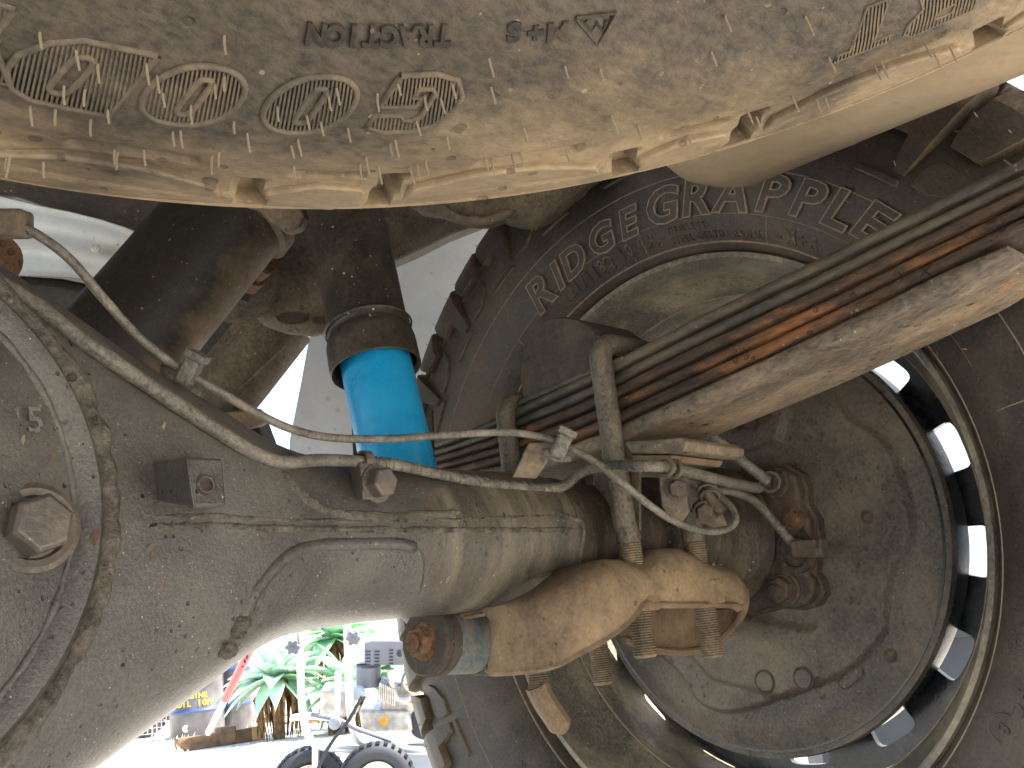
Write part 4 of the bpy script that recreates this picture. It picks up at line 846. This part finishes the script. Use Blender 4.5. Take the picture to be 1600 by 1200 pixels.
# rounded bracket with holes
rb_ = thing('rounded_chassis_bracket', 'rounded dusty bracket with two oval holes left of the shock tube', 'bracket', tuple(PD(450, 480, .92)))
slab('bracket_shell', [(380, 330), (520, 300), (540, 500), (512, 518), (480, 524), (440, 520), (405, 508), (385, 488), (372, 440)], .90, .05, 'chasd', rb_, bevel=.02)
for px, py, w_, h_ in ((457, 497, 25, 10), (500, 500, 12, 6)):
    b = MB(); b.prism([PD(px+w_*math.cos(t), py+h_*math.sin(t), .8985) for t in np.linspace(0, 2*math.pi, 25)[:-1]], FW*.001); b.obj('oval_hole', M['chas'], rb_)
# brown diagonal tube
dt = thing('diagonal_tube', 'brown grimy tube slanting down to the left behind the brake hose', 'tube', tuple(PD(400, 570, 1.0)))
b = MB(); b.tube([PD(440, 500, 1.0), PD(372, 585, .98), PD(262, 720, .95)], .037, 40); b.obj('tube_shell', M['chasd'], dt, 40)
bead('seam', [PD(*q, .945) for q in [(452, 536), (420, 566), (385, 598), (352, 628)]], .0012, M['chasd'], dt, .4)
slab('tube_foot', [(340, 645), (395, 640), (420, 656), (400, 668), (372, 674), (340, 674)], .93, .03, 'tan', dt, bevel=.004)
ds = thing('chassis_crossmember', 'dark brown crossmember end below the diagonal tube', 'crossmember', tuple(PD(400, 700, 1.05)))
slab('beam', [(250, 640), (392, 640), (400, 655), (434, 745), (250, 745)], 1.04, .05, 'chas', ds, bevel=.004)
# dark big shadowed chassis body (upper left) 
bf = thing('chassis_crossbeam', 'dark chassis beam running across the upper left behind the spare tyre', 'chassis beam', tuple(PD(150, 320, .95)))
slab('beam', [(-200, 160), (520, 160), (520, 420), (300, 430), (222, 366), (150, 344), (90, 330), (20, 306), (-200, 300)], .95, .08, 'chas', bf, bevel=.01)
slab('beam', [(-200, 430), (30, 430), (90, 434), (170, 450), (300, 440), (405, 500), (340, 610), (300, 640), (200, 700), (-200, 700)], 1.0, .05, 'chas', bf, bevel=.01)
hs = thing('heat_shield', 'bent silver heat shield panel at the upper left', 'heat shield', tuple(PD(100, 380, .9)))
P = []; cols = [(-120, 296, 430), (-40, 298, 432), (10, 310, 430), (60, 322, 431), (110, 332, 433), (160, 345, 440), (200, 358, 445), (222, 368, 448)]
b = MB(); vs = []
for x_, y0, y1 in cols:
    for t in np.linspace(0, 1, 9): vs.append(PD(x_, y0+(y1-y0)*t, .90+.007*math.sin(t*6.5)+.02*t))
b.add(vs, [(i*9+j, i*9+j+1, (i+1)*9+j+1, (i+1)*9+j) for i in range(7) for j in range(8)]); o = b.obj('panel', M['zinc'], hs, 60); so = o.modifiers.new('t', 'SOLIDIFY'); so.thickness = .0015
b = MB(); b.lathe(PD(150, 388, .895), -FW, [(0, .0045), (.0015, .0045), (.0025, .002)], 16, caps=True); b.obj('rivet', M['zinc'], hs)
st = MB(); st.lathe(PD(-40, 400, .62), unit(PD(20, 410, .60)-PD(-40, 400, .62)), [(0, .016), (.028, .016), (.028, .010), (.034, .010)], 24, caps=True); tag(st.obj('bushing_stub', M['rusty'], loc=tuple(PD(-20, 405, .62))), 'rusty round bolt end at the left edge below the heat shield', 'bolt')
# truck tray overhead, closes the underside
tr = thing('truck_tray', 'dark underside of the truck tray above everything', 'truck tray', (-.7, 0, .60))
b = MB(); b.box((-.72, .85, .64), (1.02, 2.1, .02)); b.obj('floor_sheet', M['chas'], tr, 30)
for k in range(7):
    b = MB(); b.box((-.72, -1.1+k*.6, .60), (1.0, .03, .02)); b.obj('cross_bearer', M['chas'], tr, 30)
rbp = thing('added_rear_bumper', 'unseen dark bumper added behind the camera to block sky light', 'light blocker', (-.7, -1.25, .3))  # unseen, added to cut sky fill from behind the camera
b = MB(); b.box((-.75, -1.27, .34), (1.0, .03, .22)); b.obj('blocker_bar', M['chas'], rbp, 30)
b = MB(); b.box((-.75, -1.30, .1), (.5, .02, .05)); b.obj('blocker_step', M['chas'], rbp, 30)
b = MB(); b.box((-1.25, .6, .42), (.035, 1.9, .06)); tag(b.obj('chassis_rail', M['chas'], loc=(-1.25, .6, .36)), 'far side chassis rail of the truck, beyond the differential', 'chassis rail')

# ================================================================== BACKGROUND
def gnd(px, py): return PZ(px, py, GZ)
def drum(label, px, py, h, dia, nm=1, hoops=(.35, .67), d=None, text=False, group=None):
    p = gnd(px, py) if d is None else V(list(PD(px, py, d)[:2])+[GZ]); R_ = dia/2; t = thing('steel_drum', label, 'drum', p, 'oil drums')
    prof = [(0, R_*.97), (.012, R_)]
    for z in hoops: prof += [(z*h-.02, R_), (z*h, R_*1.03), (z*h+.02, R_)]
    prof += [(h-.012, R_), (h, R_*.98), (h-.01, R_*.93), (h-.012, 0)]
    b = MB(); b.lathe(p, (0, 0, 1), prof, 40); b.obj('shell', M['drum'], t, 30)
    for z in hoops:
        b = MB(); b.lathe(p, (0, 0, 1), [(z*h-.018, R_*1.012), (z*h, R_*1.04), (z*h+.018, R_*1.012)], 40); b.obj('hoop', M['dblue'], t, 40)
    if text:
        v_ = unit(V([CAM[0], CAM[1], 0])-V([p[0], p[1], 0])); base = math.atan2(v_[1], v_[0])
        for row, (wd, sz, zz) in enumerate((('ENGINE', .075, .60), ('OIL 10W', .085, .48))):
            for i, c2 in enumerate(wd):
                if c2 == ' ': continue
                vv, ff_ = glyph(c2, sz, .001, .002); s0 = (i-(len(wd)-1)/2)*sz*.62-.03; bb = MB()
                bb.add([V([p[0]+(R_+.004+q[2])*math.cos(base+(s0+q[0])/R_), p[1]+(R_+.004+q[2])*math.sin(base+(s0+q[0])/R_), p[2]+zz*h+q[1]]) for q in vv], ff_); bb.obj('letter', M['yellow'], t)
    b = MB(); qv = unit(V([CAM[0], CAM[1], 0])-V([p[0], p[1], 0])); sd_ = np.cross(qv, V([0, 0, 1])); pp = p+unit(qv+sd_*(.45))*R_+V([0, 0, .10]); b.lathe(pp, qv, [(-.01, .035), (.008, .035), (.008, .028), (.004, .026)], 20, caps=True)
    if text: b.obj('bung', M['palew'], t)
    return t
drum('black steel drum with yellow lettering, foremost of the drums left of the agave', 309, 1150, .66, .57, text=True, hoops=(.40, .985))
drum('tall black drum standing right of the lettered drum, nearest the agave', 367, 1140, 1.05, .40, hoops=(.26, .62))
drum('grey drum peeking over the top of the lettered drum', 333, 1132, .98, .36, hoops=(.3, .62))
# timber pieces
tm = thing('timber_beam', 'weathered brown timber beam lying on the ground before the drums', 'timber', gnd(335, 1165))
a_, c_ = gnd(275, 1176), gnd(392, 1158); dv = unit(c_-a_); L_ = np.linalg.norm(c_-a_); sdv = np.cross(dv, V([0, 0, 1]))
b = MB(); b.box((a_+c_)/2+V([0, 0, .055]), (L_/2, .06, .055), [dv, sdv, V([0, 0, 1])]); b.obj('beam', M['wood'], tm, 30, bevel=.008)
b = MB(); b.box(c_+V([0, 0, .06])+dv*.05, (.06, .062, .058), [dv, sdv, V([0, 0, 1])]); b.obj('cut_end', M['woodl'], tm, 30, bevel=.008)
b = MB(); b.box((a_+c_)/2+dv*.1+V([0, 0, .075]), (.07, .08, .075), [dv, sdv, V([0, 0, 1])]); b.obj('cross_block', M['wood'], tm, 30, bevel=.01)
# mesh fence with scrap behind
mf = thing('wire_mesh_fence', 'white wire mesh panel left of the drums with scrap behind it', 'fence', gnd(215, 1135))
f0, f1 = PD(120, 1150, 10.9), PD(290, 1128, 10.9); f0[2] = f1[2] = GZ+.05; dv = unit(f1-f0); L_ = np.linalg.norm(f1-f0)
for k in range(int(L_/.055)+1):
    b = MB(); p = f0+dv*.055*k; b.box(p+V([0, 0, .45]), (.004, .004, .45)); b.obj('wire', M['wire'], mf)
for k in range(16):
    b = MB(); b.box((f0+f1)/2+V([0, 0, .06*k]), (L_/2, .004, .004), [dv, np.cross(dv, V([0, 0, 1])), V([0, 0, 1])]); b.obj('wire', M['wire'], mf)
rs = random.Random(3)
jk = MB()
for k in range(26):
    p = f0+dv*rs.uniform(0, L_)+FW*V([1, 1, 0])*rs.uniform(.2, .9)+V([0, 0, rs.uniform(0, .7)]); a = rs.uniform(-1, 1); d_ = unit(dv+V([0, 0, a])); jk.box(p, (rs.uniform(.08, .3), .05, rs.uniform(.02, .06)), [d_, np.cross(d_, FW), FW])
o = jk.obj('scrap_pile', M['junk'], loc=tuple(f0)); o['kind'] = 'stuff'; tag(o, 'heap of rusty scrap behind the wire mesh', 'scrap')
# agaves
def agave(label, c_, n, L_, seed, pale=.5):
    t = thing('agave_plant', label, 'plant', V([c_[0], c_[1], GZ]), 'agave plants in the bed'); rs = random.Random(seed)
    b = MB(); b.tube([V([c_[0], c_[1], GZ]), c_-V([0, 0, .1]), c_], [.05, .05, .04], 12); b.obj('trunk', M['stemb'], t)
    for k in range(n):
        az = k*2.399+rs.uniform(-.2, .2); el = math.radians(80-112*(k/n)**.8+rs.uniform(-8, 8)); Lk = L_*rs.uniform(.8, 1.1); wd = Lk*.17
        h = V([math.cos(az), math.sin(az), 0]); s_ = V([-math.sin(az), math.cos(az), 0]); vs = []; p = V(c_)+h*.03; e_ = el; m_ = 9
        for i in range(m_+1):
            u_ = i/m_; wk = wd*(.35+.65*math.sin(math.pi*min(1, u_*.9+.12)))*(1-u_**4) if i < m_ else .002
            nrm = -h*math.sin(e_)+V([0, 0, math.cos(e_)])
            vs += [p-s_*wk+nrm*wk*.35, p, p+s_*wk+nrm*wk*.35]; p = p+(h*math.cos(e_)+V([0, 0, math.sin(e_)]))*Lk/m_; e_ -= .07
        b = MB(); b.add(vs, [(i*3+j, i*3+j+1, (i+1)*3+j+1, (i+1)*3+j) for i in range(m_) for j in range(2)])
        o = b.obj('leaf', M['leafp'] if rs.random() < pale else M['leafg'], t, 60); so = o.modifiers.new('t', 'SOLIDIFY'); so.thickness = .012
    for k in range(60):
        az = rs.uniform(0, 6.28); h = V([math.cos(az), math.sin(az), 0]); b = MB(); b.tube([c_+h*.08-V([0, 0, .02]), c_+h*.2-V([0, 0, .15]), c_+h*rs.uniform(.12, .22)-V([0, 0, rs.uniform(.3, .5)])], [.02, .015, .004], 5); b.obj('dry_leaf', M['stemb'], t)
    return t
agave('pale green agave rosette with brown dead leaves beneath, right of the drums', PD(433, 1062, 8.2), 34, .50, 1, .7)
agave('broad leaved green agave between the two trolley posts', PD(545, 1075, 8.0), 30, .46, 2, .3)
agave('agave rising behind the engine, right of the right trolley post', PD(618, 1035, 8.6), 26, .5, 3, .5)
agave('taller agave at the back, just under the axle tube', PD(520, 1000, 9.0), 26, .5, 4, .4)
# red poles
rh = thing('trolley_jack_handle', 'red steel jack handle leaning in front of the drums', 'jack handle', PD(325, 1145, 4.3))
b = MB(); b.tube([PD(352, 1092, 4.0), PD(424, 950, 3.5)], .017, 14); b.obj('grip', M['red'], rh)
b = MB(); b.tube([PD(325, 1145, 4.3), PD(352, 1092, 4.0)], .013, 12); b.obj('socket', M['palew'], rh)
for k in range(5):
    q0 = PD(372+k*3.5, 1053-k*6.9, 3.86-k*.035-.018); b = MB(); b.box(q0, (.004, .010, .002), [RT, UP, FW]); b.obj('grip_slot', M['tyreb'], rh)
rp = MB(); rp.tube([PD(148, 1152, 4.5), PD(142, 1080, 4.5)], .02, 14); tag(rp.obj('red_post', M['red'], loc=tuple(PD(148, 1152, 4.5))), 'short red post at the lower left beneath the differential', 'post')
# pressure washer trolley
ct = thing('engine_trolley', 'galvanised tube trolley with two small pneumatic tyres and tall posts', 'trolley', gnd(550, 1245))
Dz = 3.25
for pts in ([(466, 930), (470, 1060), (474, 1120), (482, 1150), (500, 1166), (560, 1172), (590, 1180)], [(541, 930), (545, 1060), (548, 1120), (556, 1150), (575, 1164), (640, 1172), (700, 1172)]):
    P_ = catmull([PD(*q, Dz) for q in pts], 6); b = MB(); b.tube(P_, .0135, 14); b.obj('frame_tube', M['galv'], ct, 60)
b = MB(); b.tube([PD(493, 1160, Dz), PD(493, 1230, Dz)], .014, 4); b.obj('frame_leg', M['galv'], ct)
b = MB(); b.tube([PD(455, 1122, Dz-.05), PD(480, 1118, Dz-.05), PD(520, 1122, Dz-.05)], .011, 12); b.obj('handle_grip', M['palew'], ct)
b = MB(); b.tube([PD(486, 1116, Dz-.06), PD(528, 1124, Dz-.06), PD(560, 1140, Dz-.06), PD(612, 1158, Dz-.06)], .008, 10); b.obj('link_bar', M['eplast'], ct)
b = MB(); b.lathe(PD(524, 1128, Dz-.08), -FW, [(0, .02), (.02, .02), (.024, .012)], 20, caps=True); b.obj('joint_boss', M['tub'], ct)
for px, py in ((552, 998), (457, 1012)):
    b = MB(); c_ = PD(px, py, Dz-.04); n_ = 42; P_ = []
    for k in range(n_): a = 2*math.pi*k/n_; rr = .022*(1+.2*math.cos(6*a)); P_.append(c_+RT*rr*math.cos(a)+UP*rr*math.sin(a))
    b.prism(P_, FW*.015); b.lathe(c_-FW*.001, -FW, [(0, .006), (.003, .005)], 12, caps=True); b.obj('hand_knob', M['eplast'], ct, 30)
b = MB(); b.tube(catmull([PD(566, 1088, Dz-.1), PD(545, 1125, Dz-.12), PD(515, 1165, Dz-.14), PD(490, 1215, Dz-.15)], 6), .006, 8); b.obj('black_hose', M['tyreb'], ct)
for px, py, d, rr in ((588, 1208, 3.15, .132), (484, 1222, 3.3, .132)):
    c_ = PD(px, py, d); c_[2] = GZ+rr; ax_ = unit(V([-.55, -.8, 0])); b = MB(); prof = []
    for t in np.linspace(0, 2*math.pi, 21)[:-1]: prof.append((.035*math.cos(t), rr-.036+.036*math.sin(t)))
    b.lathe(c_, ax_, prof, 48, loop=True); wo = b.obj('small_tyre', M['tyreb'], ct, 60)
    for k in range(30):
        a = 2*math.pi*k/30; _, u_, w_ = frame(ax_); rd = u_*math.cos(a)+w_*math.sin(a); tn = np.cross(ax_, rd)
        for sx in (-1, 1):
            b = MB(); b.box(c_+rd*(rr-.004)+ax_*sx*.017, (.004, .006, .012), [rd, tn, ax_]); b.obj('tread_knob', M['tyreb'], wo)
    b = MB(); b.lathe(c_, ax_, [(.032, .066), (.036, .07), (.03, .062), (.012, .05), (.01, .03), (.03, .025), (.03, .008)], 32, caps=False); b.obj('small_rim', M['cream'], ct, 30)
    b = MB(); b.lathe(c_, ax_, [(.0, .05), (.011, .05)], 24, caps=True); b.obj('hub_cap', M['woodl'], ct, 30)
# engine
en = thing('petrol_engine', 'small petrol engine with a grey slotted cover on the trolley', 'engine', tuple(PD(610, 1140, 3.4)))
De = 3.4
def eslab(name, pts, d, th, mt, bev=.004): return slab(name, pts, d, th, mt, en, bevel=bev)
eslab('slotted_cover', [(569, 1005), (580, 1001), (640, 1002), (662, 998), (668, 1040), (576, 1040), (569, 1036)], De-.06, .12, 'eplast', .006)
for ix in range(2):
    for iy in range(5): b = MB(); b.box(PD(575+ix*14, 1018+iy*5.2, De-.062), (.009, .0022, .001), [RT, UP, FW]); b.obj('slot', M['tyreb'], en)
for iy in range(5): b = MB(); b.box(PD(611, 1016+iy*5.2, De-.062), (.007, .0022, .001), [RT, UP, FW]); b.obj('slot', M['tyreb'], en)
b = MB(); b.lathe(PD(625, 1021, De-.061), -FW, [(0, .012), (.002, .012), (.002, .009)], 20, caps=True); b.obj('cover_hole', M['tyreb'], en)
eslab('fuel_tank', [(545, 1015), (575, 1012), (575, 1038), (548, 1040)], De, .1, 'palew', .01)
b = MB(); b.lathe(PD(576, 1052, De), UP, [(-.04, .045), (.03, .045)], 24, caps=True); b.obj('air_filter', M['eplast'], en, 30)
eslab('crankcase', [(600, 1070), (650, 1068), (660, 1130), (630, 1145), (590, 1130)], De, .16, 'engine', .015)
eslab('crankcase', [(560, 1110), (640, 1112), (645, 1145), (565, 1146)], De-.02, .16, 'engine', .012)
for k in range(9): b = MB(); b.box(PD(596+k*2.8, 1075+k*1.2, De-.03), (.0022, .03, .04), [RT, UP, FW]); b.obj('cooling_fin', M['engine'], en)
b = MB(); b.tube(catmull([PD(610, 1045, De-.05), PD(612, 1070, De-.05), PD(620, 1092, De-.05), PD(640, 1094, De-.05)], 6), .014, 12); b.obj('exhaust_pipe', M['engine'], en)
b = MB(); b.tube(catmull([PD(528, 1050, De-.05), PD(528, 1085, De-.05), PD(526, 1120, De-.05)], 4), .011, 12); b.obj('pump_tube', M['palew'], en)
b = MB(); b.lathe(PD(648, 1065, De-.03), -FW, [(-.05, .05), (0, .05), (.01, .04)], 28, caps=True); b.obj('recoil_cover', M['engine'], en)
b = MB(); b.lathe(PD(600, 1125, De-.08), -FW, [(0, .014), (.015, .014)], 8, caps=True); b.obj('oil_cap', M['orange'], en)
b = MB(); b.lathe(PD(559, 1085, De-.1), -FW, [(-.03, .022), (0, .022), (.004, .015)], 20, caps=True); b.obj('pulley', M['tub'], en)
eslab('pump_body', [(500, 1078), (552, 1078), (556, 1120), (500, 1122)], De, .1, 'engine', .01)
b = MB(); b.lathe(PD(664, 1130, De), -FW, [(-.06, .06), (0, .06), (.005, .05)], 32, caps=True); b.obj('flywheel', M['tyreb'], en)
tbx = thing('grey_tub', 'blue grey plastic tub beside the trolley wheel, left of the tyre tread', 'tub', gnd(660, 1250))
slab('tub_rim', [(600, 1146), (800, 1140), (800, 1160), (602, 1164)], 3.6, .5, 'palew', tbx, bevel=.01)
slab('tub_wall', [(636, 1164), (800, 1160), (800, 1300), (640, 1300)], 3.62, .45, 'tub', tbx, bevel=.01)
# plain white wall behind, with blue stripes to the right
wl = thing('shed_wall', 'sunlit white shed wall far behind with blue stripes', 'wall', (6, 14, GZ))
wa, wb = V([-6, 17, GZ]), V([12, 11.5, GZ]); dv = unit(wb-wa); nr = np.cross(dv, V([0, 0, 1])); L_ = np.linalg.norm(wb-wa)
b = MB(); b.box((wa+wb)/2+V([0, 0, 1.6]), (L_/2, .08, 1.6), [dv, nr, V([0, 0, 1])]); b.obj('wall_face', M['wallw'], wl)
w2a, w2b = V([7, 3.0, GZ]), V([3.5, -9, GZ]); dv2 = unit(w2b-w2a); nr2 = np.cross(dv2, V([0, 0, 1])); L2 = np.linalg.norm(w2b-w2a)
w3 = thing('striped_wall', 'white panelled wall with blue stripes seen through the wheel slots', 'wall', tuple(w2a))
b = MB(); b.box((w2a+w2b)/2+V([0, 0, 2.2]), (L2/2, .06, 2.2), [dv2, nr2, V([0, 0, 1])]); b.obj('wall_face', M['wallw'], w3)
for z in (1.15, 1.3, 3.0, 3.3):
    b = MB(); b.box((w2a+w2b)/2+V([0, 0, z])-V([.075, 0, 0]), (L2/2, .012, .03), [dv2, nr2, V([0, 0, 1])]); b.obj('stripe', M['stripe'], w3)
q0, q1 = PD(1400, 1235, 2.6), PD(1545, 1130, 2.6); q0[2] = q1[2] = GZ
sc_ = thing('shade_box', 'made-up dark box with a pale loop, standing in for shade beyond the lower wheel slots', 'stand-in', tuple((q0+q1)/2))  # invented dark object in place of the shade behind the slots
dv = unit(q1-q0); nr_ = np.cross(dv, V([0, 0, 1])); cc_ = (q0+q1)/2
b = MB(); b.box(cc_+V([0, 0, .21]), (.34, .22, .21), [dv, nr_, V([0, 0, 1])]); b.obj('shade_box_body', M['tyreb'], sc_, 30, bevel=.01)
b = MB(); b.box(cc_+V([0, 0, .425]), (.36, .24, .02), [dv, nr_, V([0, 0, 1])]); b.obj('shade_box_lid', M['tyreb'], sc_, 30, bevel=.006)
b = MB(); hh = [cc_+dv*u_+V([0, 0, .44+z_]) for u_, z_ in ((.1, 0), (.1, .05), (.13, .09), (.27, .09), (.30, .05), (.30, 0))]; b.tube(hh, .014, 10); b.obj('stand_in_loop', M['palew'], sc_, 30)
gv = MB(); rs = random.Random(21)
for k in range(900):
    p = gnd(rs.uniform(60, 720), 1122+rs.random()**.6*120); s_ = rs.uniform(.006, .022)*(1 if rs.random() < .9 else 1.8); gv.box(p, (s_, s_*rs.uniform(.6, 1.2), s_*.5), [unit([1, rs.uniform(-1, 1), 0]), unit([rs.uniform(-1, 1), 1, 0]), V([0, 0, 1])])
o = gv.obj('gravel', M['grit'], kind='stuff'); tag(o, 'scattered small stones and dirt on the pale ground', 'gravel')
# a few weeds
wd = MB(); rs = random.Random(9)
for k in range(260):
    p = gnd(rs.uniform(130, 300), rs.uniform(1150, 1190)); 
    if rs.random() < .5: p = gnd(rs.uniform(380, 700), rs.uniform(1128, 1140))
    d_ = V([rs.uniform(-.04, .04), rs.uniform(-.04, .04), rs.uniform(.03, .10)]); wd.add([p-V([.008, 0, 0]), p+V([.008, 0, 0]), p+d_], [(0, 1, 2)])
o = wd.obj('grass', M['leafp'], kind='stuff'); tag(o, 'sparse pale weeds growing on the ground near the drums', 'weeds')
bed = MB(); rs = random.Random(5)
for k in range(500):
    p = gnd(rs.uniform(380, 720), rs.uniform(1118, 1132)); s_ = rs.uniform(.01, .04); bed.box(p, (s_, s_, s_*.6))
o = bed.obj('mulch', M['stemb'], kind='stuff'); tag(o, 'brown mulch and dirt under the agaves', 'mulch')
